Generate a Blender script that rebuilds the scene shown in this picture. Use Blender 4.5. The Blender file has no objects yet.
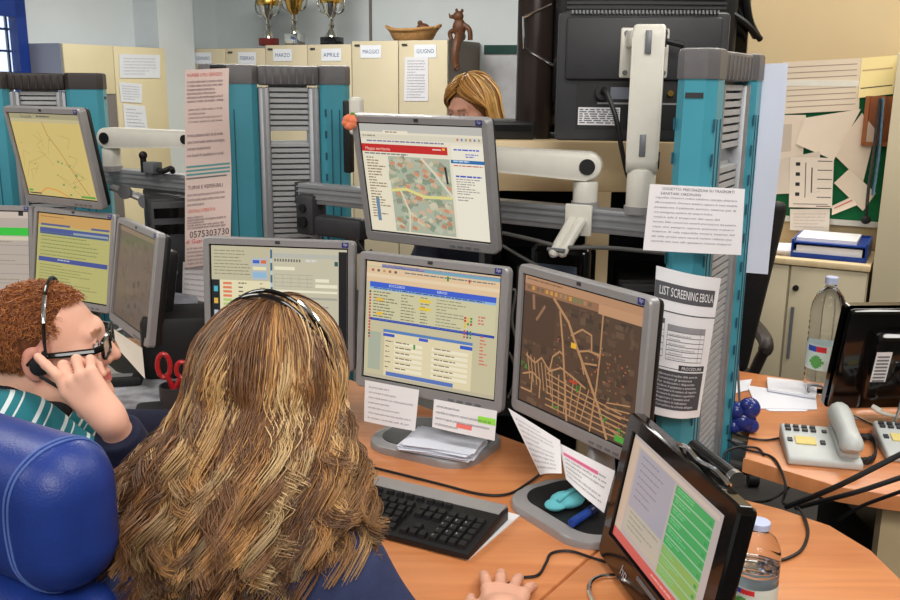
import bpy, bmesh, math, random
import numpy as np
from mathutils import Vector, Matrix, Euler
R = math.radians
rnd = random.Random(7)
C = bpy.context.scene.collection
# ------------------------------------------------------------------ camera
FPX = 920.0
CAM = Vector((0, 0, 1.55))
_dn = Vector(((411 - 450) / FPX, (4200 - 300) / FPX, 1.0)).normalized()
_up = -_dn
_f = Vector((0, 0, 1.0))
_yw = (_f - _up * _f.dot(_up)).normalized()
_xw = _yw.cross(_up).normalized()
def ray(px, py):
    c = Vector(((px - 450) / FPX, (py - 300) / FPX, 1.0))
    return Vector((_xw.dot(c), _yw.dot(c), _up.dot(c)))
def PY(px, py, y):
    d = ray(px, py); return CAM + d * (y / d.y)
def PZ(px, py, z=0.74):
    d = ray(px, py); return CAM + d * ((z - CAM.z) / d.z)
def PP(px, py, p, n):
    d = ray(px, py); return CAM + d * ((Vector(p) - CAM).dot(n) / d.dot(n))
cam = bpy.data.objects.new('camera', bpy.data.cameras.new('camera'))
C.objects.link(cam)
cam.data.sensor_width = 36; cam.data.lens = 36 * FPX / 900
cam.data.clip_start = .02
# world axes of camera: right, up, back from cv axes
def _cv(v): return Vector((_xw.dot(v), _yw.dot(v), _up.dot(v)))
rx, ux, bx_ = _cv(Vector((1, 0, 0))), _cv(Vector((0, -1, 0))), _cv(Vector((0, 0, -1)))
cam.matrix_world = Matrix(((rx.x, ux.x, bx_.x, 0), (rx.y, ux.y, bx_.y, 0), (rx.z, ux.z, bx_.z, CAM.z), (0, 0, 0, 1)))
bpy.context.scene.camera = cam
sc = bpy.context.scene
sc.view_settings.view_transform = 'Standard'
sc.view_settings.look = 'None'
sc.view_settings.gamma = 1
sc.view_settings.use_curve_mapping = False
sc.view_settings.exposure = 0.0
# ------------------------------------------------------------------ materials
def lin(c):
    o = []
    for v in c[:3]:
        v = v / 255.0
        o.append(v / 12.92 if v <= .04045 else ((v + .055) / 1.055) ** 2.4)
    return tuple(o)
def mat(name, col, rough=.5, metal=0.0, noise=.06, scale=30, bump=0, bscale=200, trans=0, ior=1.45, coat=0, spec=.5, sss=0, alpha=1):
    m = bpy.data.materials.new(name); m.use_nodes = True
    nt = m.node_tree; b = nt.nodes['Principled BSDF']
    c = lin(col)
    b.inputs['Roughness'].default_value = rough; b.inputs['Metallic'].default_value = metal
    b.inputs['IOR'].default_value = ior
    b.inputs['Transmission Weight'].default_value = trans
    b.inputs['Coat Weight'].default_value = coat
    b.inputs['Specular IOR Level'].default_value = spec
    if sss:
        b.inputs['Subsurface Weight'].default_value = sss
        b.inputs['Subsurface Radius'].default_value = (.012, .005, .003)
    if alpha < 1: b.inputs['Alpha'].default_value = alpha
    tc = nt.nodes.new('ShaderNodeTexCoord')
    if noise:
        n = nt.nodes.new('ShaderNodeTexNoise'); n.inputs['Scale'].default_value = scale; n.inputs['Detail'].default_value = 4
        r = nt.nodes.new('ShaderNodeValToRGB')
        r.color_ramp.elements[0].position = .3; r.color_ramp.elements[1].position = .7
        r.color_ramp.elements[0].color = (*[v * (1 - noise) for v in c], 1)
        r.color_ramp.elements[1].color = (*[min(1, v * (1 + noise)) for v in c], 1)
        nt.links.new(tc.outputs['Object'], n.inputs['Vector'])
        nt.links.new(n.outputs['Fac'], r.inputs['Fac']); nt.links.new(r.outputs['Color'], b.inputs['Base Color'])
    else:
        b.inputs['Base Color'].default_value = (*c, 1)
    if bump:
        n2 = nt.nodes.new('ShaderNodeTexNoise'); n2.inputs['Scale'].default_value = bscale
        bp = nt.nodes.new('ShaderNodeBump'); bp.inputs['Strength'].default_value = bump; bp.inputs['Distance'].default_value = .002
        nt.links.new(tc.outputs['Object'], n2.inputs['Vector']); nt.links.new(n2.outputs['Fac'], bp.inputs['Height'])
        nt.links.new(bp.outputs['Normal'], b.inputs['Normal'])
    return m
def wood(name, c1, c2, rough=.35, sx=2, sy=22, rot=0.5):
    m = bpy.data.materials.new(name); m.use_nodes = True
    nt = m.node_tree; b = nt.nodes['Principled BSDF']; b.inputs['Roughness'].default_value = rough
    tc = nt.nodes.new('ShaderNodeTexCoord'); mp = nt.nodes.new('ShaderNodeMapping')
    mp.inputs['Rotation'].default_value = (0, 0, rot); mp.inputs['Scale'].default_value = (sx, sy, sx)
    n = nt.nodes.new('ShaderNodeTexNoise'); n.inputs['Scale'].default_value = 2.2; n.inputs['Detail'].default_value = 7; n.inputs['Distortion'].default_value = .6
    r = nt.nodes.new('ShaderNodeValToRGB'); r.color_ramp.elements[0].position = .3; r.color_ramp.elements[1].position = .72
    r.color_ramp.elements[0].color = (*lin(c1), 1); r.color_ramp.elements[1].color = (*lin(c2), 1)
    nt.links.new(tc.outputs['Object'], mp.inputs['Vector']); nt.links.new(mp.outputs['Vector'], n.inputs['Vector'])
    nt.links.new(n.outputs['Fac'], r.inputs['Fac']); nt.links.new(r.outputs['Color'], b.inputs['Base Color'])
    return m
def attrmat(name, rough=.6, emit=0, sss=0, spec=.5, bump=0, bscale=300, mul=1):
    m = bpy.data.materials.new(name); m.use_nodes = True
    nt = m.node_tree; b = nt.nodes['Principled BSDF']; b.inputs['Roughness'].default_value = rough
    b.inputs['Specular IOR Level'].default_value = spec
    a = nt.nodes.new('ShaderNodeAttribute'); a.attribute_name = 'col'
    if emit:
        b.inputs['Base Color'].default_value = (.02, .02, .02, 1)
        nt.links.new(a.outputs['Color'], b.inputs['Emission Color']); b.inputs['Emission Strength'].default_value = emit
    else:
        nt.links.new(a.outputs['Color'], b.inputs['Base Color'])
    if sss:
        b.inputs['Subsurface Weight'].default_value = sss; b.inputs['Subsurface Radius'].default_value = (.010, .004, .002)
    if bump:
        tc = nt.nodes.new('ShaderNodeTexCoord')
        n2 = nt.nodes.new('ShaderNodeTexNoise'); n2.inputs['Scale'].default_value = bscale
        bp = nt.nodes.new('ShaderNodeBump'); bp.inputs['Strength'].default_value = bump; bp.inputs['Distance'].default_value = .002
        nt.links.new(tc.outputs['Object'], n2.inputs['Vector']); nt.links.new(n2.outputs['Fac'], bp.inputs['Height'])
        nt.links.new(bp.outputs['Normal'], b.inputs['Normal'])
    return m
M = dict(
    silver=mat('silver_plastic', (156, 154, 155), .38, .25, .03), black=mat('black_plastic', (22, 22, 24), .45, 0, .1),
    gloss=mat('gloss_black_plastic', (14, 13, 13), .12, 0, .1, coat=.3), dark=mat('dark_grey_plastic', (52, 52, 55), .5, 0, .08),
    teal=mat('teal_lacquer', (70, 152, 171), .35, 0, .05, 8), capg=mat('grey_cap_plastic', (96, 94, 96), .45, 0, .08, 40),
    capd=mat('dark_cap_plastic', (52, 45, 43), .5, 0, .1, 40),
    alu=mat('grey_aluminium', (150, 152, 156), .4, .5, .05), rail=mat('rail_aluminium', (152, 154, 157), .42, .45, .06),
    louv=mat('pale_louver', (178, 180, 182), .45, .1, .04), cream=mat('cream_enamel', (222, 219, 208), .35, 0, .03),
    chrome=mat('chrome', (225, 225, 225), .12, 1, 0), paper=mat('white_paper', (232, 230, 232), .8, 0, .02, 12),
    cbeige=mat('beige_laminate', (206, 194, 164), .5, 0, .03, 5), cgrey=mat('grey_laminate', (184, 184, 194), .55, 0, .03, 5),
    cside=mat('taupe_laminate', (118, 112, 108), .55, 0, .04, 5),
    ltwood=wood('light_wood', (218, 192, 148), (232, 210, 170), .45), desk=wood('orange_beech', (196, 122, 74), (216, 144, 92), .33, 1.4, 16, R(-38)),
    edge=wood('beech_edge', (190, 118, 70), (208, 138, 88), .4), wallg=mat('grey_blue_paint', (210, 218, 220), .8, 0, .03, 3),
    wally=mat('yellow_paint', (200, 178, 138), .8, 0, .03, 3), floor=mat('grey_lino', (58, 56, 56), .5, 0, .1, 20),
    ceil=mat('white_ceiling', (225, 225, 222), .9, 0, .02, 10), blueframe=mat('blue_window_frame', (24, 58, 140), .35, 0, .06, 8),
    leather=mat('blue_leather', (30, 54, 128), .38, 0, .10, 25, .25, 400), stitch=mat('blue_thread', (80, 105, 170), .7),
    navy=mat('navy_knit', (44, 52, 88), .85, 0, .12, 60, .35, 900), key=mat('black_key', (26, 26, 28), .4, 0, .05),
    orange=mat('orange_fabric', (228, 128, 92), .8), green=mat('green_felt', (14, 104, 58), .9, 0, .1, 60), red=mat('red_plastic', (176, 32, 38), .3),
    blue=mat('blue_plastic', (28, 64, 150), .3), bluet=mat('clear_blue_plastic', (52, 66, 150), .15, 0, .1, 20, trans=.35), phone=mat('pale_grey_plastic', (196, 200, 198), .4, 0, .02),
    wicker=mat('wicker', (176, 132, 80), .75, 0, .25, 90, .5, 120), carved=mat('carved_wood', (92, 54, 28), .55, 0, .25, 40, .3, 80),
    gold=mat('gilt_metal', (210, 170, 90), .2, 1, .1, 20), silv=mat('polished_silver', (220, 220, 215), .14, 1, .05), maroon=mat('maroon_base', (110, 34, 28), .3),
    skin=attrmat('skin', .5, sss=.12, spec=.35, bump=.08, bscale=500), hair=attrmat('hair_strands', .36, spec=.55), ink=attrmat('printed_ink', .8),
    screen=attrmat('lit_screen', .22, emit=.86, spec=.35), glass=mat('clear_plastic', (244, 246, 250), .05, 0, 0, trans=1, ior=1.2),
    water=mat('water', (235, 242, 250), .02, 0, 0, trans=1, ior=1.33), pane=mat('window_glass', (235, 242, 250), .05, 0, 0, trans=1, ior=1.1),
    rubber=mat('black_rubber', (20, 20, 22), .6, 0, .1), cable=mat('black_cable', (20, 20, 22), .45), gcable=mat('grey_cable', (96, 96, 94), .5),
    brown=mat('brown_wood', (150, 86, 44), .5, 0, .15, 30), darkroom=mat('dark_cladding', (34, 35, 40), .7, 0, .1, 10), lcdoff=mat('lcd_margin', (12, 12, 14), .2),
    tealcloth=mat('teal_cloth', (96, 180, 190), .8, 0, .1, 60), chairblack=mat('black_upholstery', (26, 26, 28), .6, 0, .2, 40, .3, 300), greymetal=mat('grey_metal', (120, 122, 126), .4, .3, .05),
)
# ------------------------------------------------------------------ object helpers
def tag(o, label=None, cat=None, group=None, kind=None):
    if label: o['label'] = label
    if cat: o['category'] = cat
    if group: o['group'] = group
    if kind: o['kind'] = kind
    return o
def empty(name, loc, rot=(0, 0, 0), label=None, cat=None, group=None):
    o = bpy.data.objects.new(name, None); C.objects.link(o); o.empty_display_size = .05
    o.location = loc; o.rotation_euler = rot
    return tag(o, label, cat, group)
def link(name, me, m, parent=None, loc=None, rot=None, sharp=35):
    if m is not None:
        for k in (m if isinstance(m, (list, tuple)) else [m]): me.materials.append(k)
    me.polygons.foreach_set('use_smooth', [True] * len(me.polygons))
    if sharp: me.set_sharp_from_angle(angle=R(sharp))
    me.update()
    o = bpy.data.objects.new(name, me); C.objects.link(o)
    if parent is not None: o.parent = parent
    if loc is not None: o.location = loc
    if rot is not None: o.rotation_euler = rot
    return o
def fin(name, bm, m, parent=None, loc=None, rot=None, mx=None, sharp=35, recalc=True):
    if mx is not None: bmesh.ops.transform(bm, matrix=mx, verts=bm.verts)
    if recalc: bmesh.ops.recalc_face_normals(bm, faces=bm.faces)
    me = bpy.data.meshes.new(name); bm.to_mesh(me); bm.free()
    return link(name, me, m, parent, loc, rot, sharp)
def B(): return bmesh.new()
def box(bm, c, s, rot=None, bev=0, seg=2):
    mx = Matrix.Translation(c) @ (rot.to_4x4() if rot is not None else Matrix.Identity(4)) @ Matrix.Diagonal((*s, 1))
    r = bmesh.ops.create_cube(bm, size=1, matrix=mx)
    if bev:
        es = list({e for v in r['verts'] for e in v.link_edges})
        bmesh.ops.bevel(bm, geom=es, offset=min(bev, min(s) * .49), segments=seg, profile=.5, affect='EDGES', clamp_overlap=True)
def b2(bm, lo, hi, bev=0, seg=2):
    box(bm, [(a + b) / 2 for a, b in zip(lo, hi)], [abs(b - a) for a, b in zip(lo, hi)], None, bev, seg)
def ringverts(bm, c, u, v, r, n, r2=None):
    r2 = r if r2 is None else r2
    return [bm.verts.new(c + u * (r * math.cos(2 * math.pi * i / n)) + v * (r2 * math.sin(2 * math.pi * i / n))) for i in range(n)]
def bridge(bm, a, b):
    n = len(a)
    for i in range(n): bm.faces.new((a[i], a[(i + 1) % n], b[(i + 1) % n], b[i]))
def frames(pts):
    pts = [Vector(p) for p in pts]; T = []
    for i in range(len(pts)):
        T.append((pts[min(i + 1, len(pts) - 1)] - pts[max(i - 1, 0)]).normalized())
    a = Vector((0, 0, 1)) if abs(T[0].z) < .9 else Vector((1, 0, 0))
    u = T[0].cross(a).normalized(); out = []
    for t in T:
        u = (u - t * u.dot(t)).normalized(); out.append((u, t.cross(u)))
    return pts, out
def tube(bm, pts, r, n=8, flat=1.0):
    pts, fr = frames(pts); rings = []
    for i, p in enumerate(pts):
        ri = r[i] if isinstance(r, (list, tuple)) else r
        rings.append(ringverts(bm, p, fr[i][0], fr[i][1], ri, n, ri * flat))
    for a, b in zip(rings, rings[1:]): bridge(bm, a, b)
    bm.faces.new(list(reversed(rings[0]))); bm.faces.new(rings[-1])
def spline(pts, k=8):
    pts = [Vector(p) for p in pts]; o = []
    for i in range(len(pts) - 1):
        p0, p1, p2, p3 = pts[max(i - 1, 0)], pts[i], pts[i + 1], pts[min(i + 2, len(pts) - 1)]
        for j in range(k):
            t = j / k
            o.append(.5 * ((2 * p1) + (p2 - p0) * t + (2 * p0 - 5 * p1 + 4 * p2 - p3) * t * t + (3 * p1 - p0 - 3 * p2 + p3) * t ** 3))
    return o + [pts[-1]]
def cyl(bm, a, b, r1, r2=None, n=24, bev=0):
    r2 = r1 if r2 is None else r2
    a, b = Vector(a), Vector(b)
    if bev:
        d = (b - a).normalized()
        tube(bm, [a, a + d * bev * .3, a + d * bev, b - d * bev, b - d * bev * .3, b], [r1 - bev, r1 - bev * .3, r1, r2, r2 - bev * .3, r2 - bev], n)
    else: tube(bm, [a, b], [r1, r2], n)
def lathe(bm, prof, c=(0, 0, 0), n=28, sx=1, sy=1):
    c = Vector(c); rings = []
    for r, z in prof:
        rings.append([bm.verts.new(c + Vector((max(r, 1e-4) * math.cos(2 * math.pi * i / n) * sx, max(r, 1e-4) * math.sin(2 * math.pi * i / n) * sy, z))) for i in range(n)])
    for a, b in zip(rings, rings[1:]): bridge(bm, a, b)
    bm.faces.new(list(reversed(rings[0]))); bm.faces.new(rings[-1])
def prism(bm, poly, z0, z1, bev=0):
    a = [bm.verts.new((p[0], p[1], z0)) for p in poly]; b = [bm.verts.new((p[0], p[1], z1)) for p in poly]
    bridge(bm, a, b); bm.faces.new(list(reversed(a))); t = bm.faces.new(b)
    if bev:
        bmesh.ops.bevel(bm, geom=list(t.edges), offset=bev, segments=2, profile=.5, affect='EDGES')
def ball(bm, c, r, n=16, sc_=(1, 1, 1), rot=None):
    mx = Matrix.Translation(c) @ (rot.to_4x4() if rot is not None else Matrix.Identity(4)) @ Matrix.Diagonal((*sc_, 1))
    bmesh.ops.create_uvsphere(bm, u_segments=n, v_segments=max(6, n // 2 + 2), radius=r, matrix=mx)
def rrect(w, h, r, k=5, cx=0, cy=0):
    o = []
    for sx, sy, a0 in ((1, 1, 0), (-1, 1, 90), (-1, -1, 180), (1, -1, 270)):
        for i in range(k + 1):
            a = R(a0 + 90 * i / k); o.append((cx + sx * (w / 2 - r) + r * math.cos(a), cy + sy * (h / 2 - r) + r * math.sin(a)))
    return o
# colour-per-face flat art: screens and print
class Art:
    def __init__(s): s.v = []; s.f = []; s.c = []
    def poly(s, pts, col):
        n = len(s.v); s.v += [tuple(p) for p in pts]; s.f.append(tuple(range(n, n + len(pts)))); s.c.append(lin(col))
    def build(s, name, m, parent=None, mx=None):
        me = bpy.data.meshes.new(name)
        vs = s.v if mx is None else [tuple(mx @ Vector(p)) for p in s.v]
        me.from_pydata(vs, [], s.f)
        a = me.color_attributes.new('col', 'FLOAT_COLOR', 'CORNER')
        data = []
        for f, c in zip(s.f, s.c): data += [*c, 1.0] * len(f)
        a.data.foreach_set('color', data)
        return link(name, me, m, parent, sharp=0)
_tcache = {}
def textpolys(txt, size, font_shear=0, bold=0):
    k = (txt, round(size, 5), font_shear, bold)
    if k in _tcache: return _tcache[k]
    cu = bpy.data.curves.new('lettering', 'FONT'); cu.body = txt; cu.size = size; cu.resolution_u = 2; cu.shear = font_shear; cu.offset = bold
    o = bpy.data.objects.new('lettering', cu); C.objects.link(o)
    dg = bpy.context.evaluated_depsgraph_get(); dg.update()
    me = bpy.data.meshes.new_from_object(o.evaluated_get(dg))
    vs = [(v.co.x, v.co.y) for v in me.vertices]; fs = [tuple(p.vertices) for p in me.polygons]
    bpy.data.objects.remove(o); bpy.data.meshes.remove(me); bpy.data.curves.remove(cu)
    w = max([v[0] for v in vs] or [0])
    _tcache[k] = (vs, fs, w); return _tcache[k]
class Surf:
    """a sheet given by four corners TL TR BR BL in space plus a bulge; u right, v down"""
    def __init__(s, c4, bulge=None):
        s.c = [Vector(p) for p in c4]; s.b = bulge
        s.n = (s.c[3] - s.c[0]).cross(s.c[1] - s.c[0]).normalized()
        if s.n.dot(CAM - s.c[0]) < 0: s.n = -s.n
        s.w = ((s.c[1] - s.c[0]).length + (s.c[2] - s.c[3]).length) / 2
        s.h = ((s.c[3] - s.c[0]).length + (s.c[2] - s.c[1]).length) / 2
    def __call__(s, u, v, off=0):
        a = s.c[0].lerp(s.c[1], u); b = s.c[3].lerp(s.c[2], u); p = a.lerp(b, v)
        return p + s.n * (off + (s.b(u, v) if s.b else 0))
def sheet(name, label, cat, c4, col=(232, 230, 232), rects=(), texts=(), bulge=None, group=None, nx=8, ny=8, m=None, th=.0005, parent=None):
    """texts: (string, u, v, height as share of sheet height, colour[, fit width as share]); rects: (u0,v0,u1,v1,colour)"""
    S = Surf(c4, bulge); bm = B(); top = []; bot = []
    for j in range(ny + 1):
        top.append([bm.verts.new(S(i / nx, j / ny)) for i in range(nx + 1)]); bot.append([bm.verts.new(S(i / nx, j / ny, -th)) for i in range(nx + 1)])
    for j in range(ny):
        for i in range(nx):
            bm.faces.new((top[j][i], top[j + 1][i], top[j + 1][i + 1], top[j][i + 1])); bm.faces.new((bot[j][i], bot[j][i + 1], bot[j + 1][i + 1], bot[j + 1][i]))
    per = [(0, i) for i in range(nx)] + [(j, nx) for j in range(ny)] + [(ny, i) for i in range(nx, 0, -1)] + [(j, 0) for j in range(ny, 0, -1)]
    for k in range(len(per)):
        a, b = per[k], per[(k + 1) % len(per)]
        bm.faces.new((top[a[0]][a[1]], top[b[0]][b[1]], bot[b[0]][b[1]], bot[a[0]][a[1]]))
    o = fin(name, bm, m or mat(name + '_stock', col, .8, 0, .02, 10), parent)
    if label: tag(o, label, cat, group)
    if rects or texts:
        A = Art()
        for (u0, v0, u1, v1, c) in rects:
            nu = max(1, int(abs(u1 - u0) * nx * 1.5)) if bulge else 1; nv = max(1, int(abs(v1 - v0) * ny * 1.5)) if bulge else 1
            for i in range(nu):
                for j in range(nv):
                    a, b_, c0, d = u0 + (u1 - u0) * i / nu, u0 + (u1 - u0) * (i + 1) / nu, v0 + (v1 - v0) * j / nv, v0 + (v1 - v0) * (j + 1) / nv
                    A.poly([S(a, c0, .0004), S(a, d, .0004), S(b_, d, .0004), S(b_, c0, .0004)], c)
        for t in texts:
            s, u, v, hh, c = t[:5]
            vs, fs, w = textpolys(s, hh * S.h * 1.35)
            k = 1.0
            if len(t) > 5 and w > 0: k = t[5] * S.w / w
            pts = [S(u + x * k / S.w, v - y / S.h, .0007) for x, y in vs]
            for f in fs: A.poly([pts[i] for i in f], c)
        A.build('printed_text', M['ink'], o)
    return o
WORDS = 'il servizio di trasporto ambulanza richiesta del paziente con medico codice verde prenotazione operatore centrale telefono per la struttura sanitaria entro le ore dal lunedi al venerdi comunicare sempre alla sala reparto ospedale numero interno chiamare in caso di emergenza oppure inviare modulo della postazione turno'.split()
def lines(n, u0, v0, v1, h, col=(70, 70, 76), wmax=.9, seed=1, short=.25):
    r = random.Random(seed); o = []
    for i in range(n):
        v = v0 + (v1 - v0) * i / max(1, n - 1)
        s = ' '.join(r.choice(WORDS) for _ in range(r.randint(6, 8)))
        w = wmax * (r.uniform(.4, .8) if r.random() < short else r.uniform(.93, 1))
        o.append((s, u0, v, h, col, w))
    return o
def cable(name, label, pts, r=.003, m=None, k=8, cat='cable', group=None):
    bm = B(); tube(bm, spline(pts, k), r, 8); return tag(fin(name, bm, m or M['cable']), label, cat, group)
# ------------------------------------------------------------------ setting
AR = R(-28); EX = Vector((math.cos(AR), math.sin(AR), 0)); EY = Vector((-math.sin(AR), math.cos(AR), 0)); EZ = Vector((0, 0, 1))
RM = Matrix(((EX.x, EY.x, 0, 0), (EX.y, EY.y, 0, 0), (0, 0, 1, 0), (0, 0, 0, 1)))
def rp(s, t, z=0): return EX * s + EY * t + EZ * z
def st(p): return p.dot(EX), p.dot(EY)
def rbox(bm, lo, hi, bev=0):
    k = B(); b2(k, lo, hi, bev); bmesh.ops.transform(k, matrix=RM, verts=k.verts)
    me = bpy.data.meshes.new('tmp'); k.to_mesh(me); k.free(); bm.from_mesh(me); bpy.data.meshes.remove(me)
def struct(name, m, boxes, parent=None):
    bm = B()
    for lo, hi in boxes: rbox(bm, lo, hi)
    o = fin(name, bm, m, parent)
    if parent is None: o['kind'] = 'structure'
    return o
_tA = st(PP(62, 43, rp(-5.1, 0), EX))[1]
SL, SR, TN, TF, HC = st(PP(29, 45, rp(0, _tA), EY))[0] - .01, 4.6, -3.6, 6.05, 2.9
struct('floor', M['floor'], [((SL - .2, TN - .2, -.1), (SR + .2, TF + .2, 0))])
struct('ceiling', M['ceil'], [((SL - .2, TN - .2, HC), (SR + .2, TF + .2, HC + .1))])
struct('wall_back', M['wallg'], [((SL - .15, TF, 0), (SR + .15, TF + .15, HC))])
struct('wall_front', M['wallg'], [((SL - .15, TN - .15, 0), (SR + .15, TN, HC))])
struct('wall_east', M['wally'], [((SR, TN, 0), (SR + .15, TF, HC))])
W1 = _tA - .01; W0, WZ0, WZ1 = W1 - 1.7, 1.0, 2.26      # window opening in the left wall
struct('wall_left', M['wallg'], [((SL - .15, TN, 0), (SL, W0, HC)), ((SL - .15, W1, 0), (SL, TF, HC)), ((SL - .15, W0, 0), (SL, W1, WZ0)), ((SL - .15, W0, WZ1), (SL, W1, HC))])
_tB = st(PP(165, 50, rp(-5.1, 0), EX))[1]; _sL = st(PP(187, 50, rp(0, 5.55), EY))[0]
_t0 = _tB + .03; _se = st(PP(160, 60, rp(0, _t0), EY))[0]
struct('wall_corner', M['wallg'], [((SL, _t0, 0), (_se, 5.53, HC))])
struct('wall_right', M['wally'], [((-1.52, 4.3, 0), (SR, TF, HC))])
win = empty('window_1', rp(SL, (W0 + W1) / 2, WZ0)); win['kind'] = 'structure'
wl = Matrix.Translation(-win.location)
bm = B()
for lo, hi in (((SL - .1, W0, WZ0), (SL + .05, W0 + .09, WZ1)), ((SL - .06, W1 - .075, WZ0), (SL + .02, W1, WZ1)), ((SL - .1, W0, WZ0), (SL + .05, W1, WZ0 + .09)), ((SL - .06, W0, WZ1 - .32), (SL + .02, W1, WZ1)),
               ((SL - .1, W1 - .75, WZ0), (SL + .05, W1 - .68, WZ1))): rbox(bm, lo, hi)
fin('window_frame', bm, M['blueframe'], win, mx=wl)
bm = B(); rbox(bm, (SL - .045, W0 + .05, WZ0 + .05), (SL - .04, W1 - .05, WZ1 - .2)); fin('window_pane', bm, M['pane'], win, mx=wl)
bm = B()
for i in range(5): rbox(bm, (SL - .14, W0, WZ0 + .3 + i * .14), (SL - .125, W1, WZ0 + .315 + i * .14))
for i in range(12): rbox(bm, (SL - .14, W0 + i * .15, WZ0), (SL - .125, W0 + i * .15 + .015, WZ1))
fin('window_grille', bm, M['greymetal'], win, mx=wl)
struct('trim_1', M['cside'], [((-3.92, TF - .012, 0), (-3.90, TF, HC))])
# ------------------------------------------------------------------ storage cupboards at the back
TFR = 5.55
pR, pL = PP(448, 38, rp(0, TFR), EY), PP(187, 50, rp(0, TFR), EY)
sR, sL = st(pR)[0], st(pL)[0]; zc = (pR.z + pL.z) / 2
SE = [st(PP(x, 45, rp(0, TFR), EY))[0] for x in (187, 221.5, 260, 301.5, 348, 397, 448)]
SE = [sL + (sR - sL) * i / 6 for i in range(7)]
MONTHS = ['GENNAIO', 'FEBBRAIO', 'MARZO', 'APRILE', 'MAGGIO', 'GIUGNO']
ORD = ['at the far left end of the cupboard row', 'third from the right in the cupboard row under trophies', 'at the right end of the row, showing a grey side']
ZC = [pL.z + (pR.z - pL.z) * (2 * i + 1) / 6 for i in range(3)]
for i in range(3):
    zc = ZC[i]
    s0, s1 = SE[2 * i], SE[2 * i + 2]
    org = rp((s0 + s1) / 2, TFR, 0); ml = Matrix.Translation(-org)
    cb = empty('storage_cupboard', org, label=['tall beige two-door cupboard at left end of row, doors labelled GENNAIO and FEBBRAIO', 'tall beige two-door cupboard with trophies on top, doors labelled MARZO and APRILE', 'tall beige two-door cupboard with grey side, basket on top, labelled MAGGIO and GIUGNO'][i], cat='cupboard', group='month cupboards along the back wall')
    bm = B(); rbox(bm, (s0 + .002, TFR + .02, 0), (s1 - .002, TF - .02, zc)); fin('carcass', bm, M['cside'], cb, mx=ml)
    for j in range(2):
        a, b_ = SE[2 * i + j], SE[2 * i + j + 1]
        bm = B(); rbox(bm, (a + .004, TFR, .05), (b_ - .004, TFR + .018, zc - .002), .003); d = fin('door', bm, M['cbeige'], cb, mx=ml)
        bm = B(); box(bm, (0, 0, 0), (.04, .006, .012)); bmesh.ops.transform(bm, matrix=ml @ Matrix.Translation(rp(a + .05, TFR - .004, zc - .03)) @ RM, verts=bm.verts); fin('hinge', bm, M['dark'], d)
        lx = (a + b_) / 2 - (.03 if j == 0 else -.02); hw, hz = .085, .085
        c4 = [rp(lx - hw, TFR - .003, zc - .03), rp(lx + hw, TFR - .003, zc - .03), rp(lx + hw, TFR - .003, zc - .03 - hz), rp(lx - hw, TFR - .003, zc - .03 - hz)]
        sheet('month_label', 'white card on a beige cupboard door reading ' + MONTHS[2 * i + j], 'label', c4, (226, 230, 236), texts=[(MONTHS[2 * i + j], .1, .66, .34, (70, 90, 130), .8)], group='month cards on the cupboards', nx=1, ny=1)
nl = [PP(405, 57, rp(0, TFR - .004), EY), PP(428, 57, rp(0, TFR - .004), EY), PP(428, 101, rp(0, TFR - .004), EY), PP(404, 101, rp(0, TFR - .004), EY)]
sheet('typed_notice', 'typed white notice on the GIUGNO cupboard door', 'notice', nl, (222, 222, 226), texts=lines(14, .1, .1, .93, .035, (100, 100, 110), .8, 3))
# left pair on the side wall
pA = PP(62, 43, rp(-5.1, 0), EX); tA, zA = st(pA)[1], pA.z
tB = st(PP(165, 50, rp(-5.1, 0), EX))[1]
org = rp(-5.1, (tA + tB) / 2, 0); ml = Matrix.Translation(-org)
cb = empty('storage_cupboard', org, label='tall cream two-door cupboard beside the blue window, papers taped on one door', cat='cupboard')
bm = B(); rbox(bm, (SL + .005, tA, 0), (-5.122, tB, zA)); fin('carcass', bm, M['cgrey'], cb, mx=ml)
tM = st(PP(113, 48, rp(-5.1, 0), EX))[1]
zM = PP(100, 94, rp(-5.1, 0), EX).z
for a, b_ in ((tA, tM), (tM, tB)):
    bm = B(); rbox(bm, (-5.12, a + .003, zM if a == tA else .9), (-5.1, b_ - .003, zA - .002), .003); fin('door', bm, mat('cream_laminate', (222, 210, 172), .5, 0, .03, 5) if a == tA else bpy.data.materials['cream_laminate'], cb, mx=ml)
bm = B(); rbox(bm, (-5.12, tA + .003, .06), (-5.1, tM - .003, zM - .003), .003); o = fin('door', bm, M['cside'], cb, mx=ml); o['label'] = 'grey lower door'
bm = B(); rbox(bm, (-5.12, tM + .003, .06), (-5.1, tB - .003, .897), .003); fin('door', bm, bpy.data.materials['cream_laminate'], cb, mx=ml)
def lp(x, y): return PP(x, y, rp(-5.094, 0), EX)
for k, (q, lab) in enumerate((([(119, 54), (160, 55), (160, 78), (120, 78)], 'wide white printed sheet, topmost on the cream cupboard door'), ([(119, 82), (142, 84), (142, 103), (121, 102)], 'small white sheet in the middle of the cream cupboard door'), ([(123, 104), (145, 106), (148, 131), (125, 130)], 'white sheet lowest of three on the cream cupboard door'))):
    sheet('taped_sheet', lab, 'sheet', [lp(*p) for p in q], (226, 230, 236), texts=lines(6, .1, .2, .85, .06, (120, 130, 150), .8, 10 + k), group='sheets taped to the cream cupboard')
# poster board beside the cupboards
q = [PP(x, y, rp(0, TF - .02), EY) for x, y in ((484, 45), (521, 45), (521, 128), (484, 128))]
sheet('mottled_poster', 'pale mottled poster on the grey wall behind the blonde woman', 'poster', q, m=mat('mottled_paper', (196, 198, 204), .7, 0, .25, 4))
q = [PP(x, y, rp(0, TF - .03), EY) for x, y in ((484, 45), (521, 45), (521, 54), (484, 54))]
sheet('poster_rail', 'dark green strip along the top of the mottled poster', 'strip', q, m=mat('dark_green', (24, 66, 60), .6), th=.01)
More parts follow.
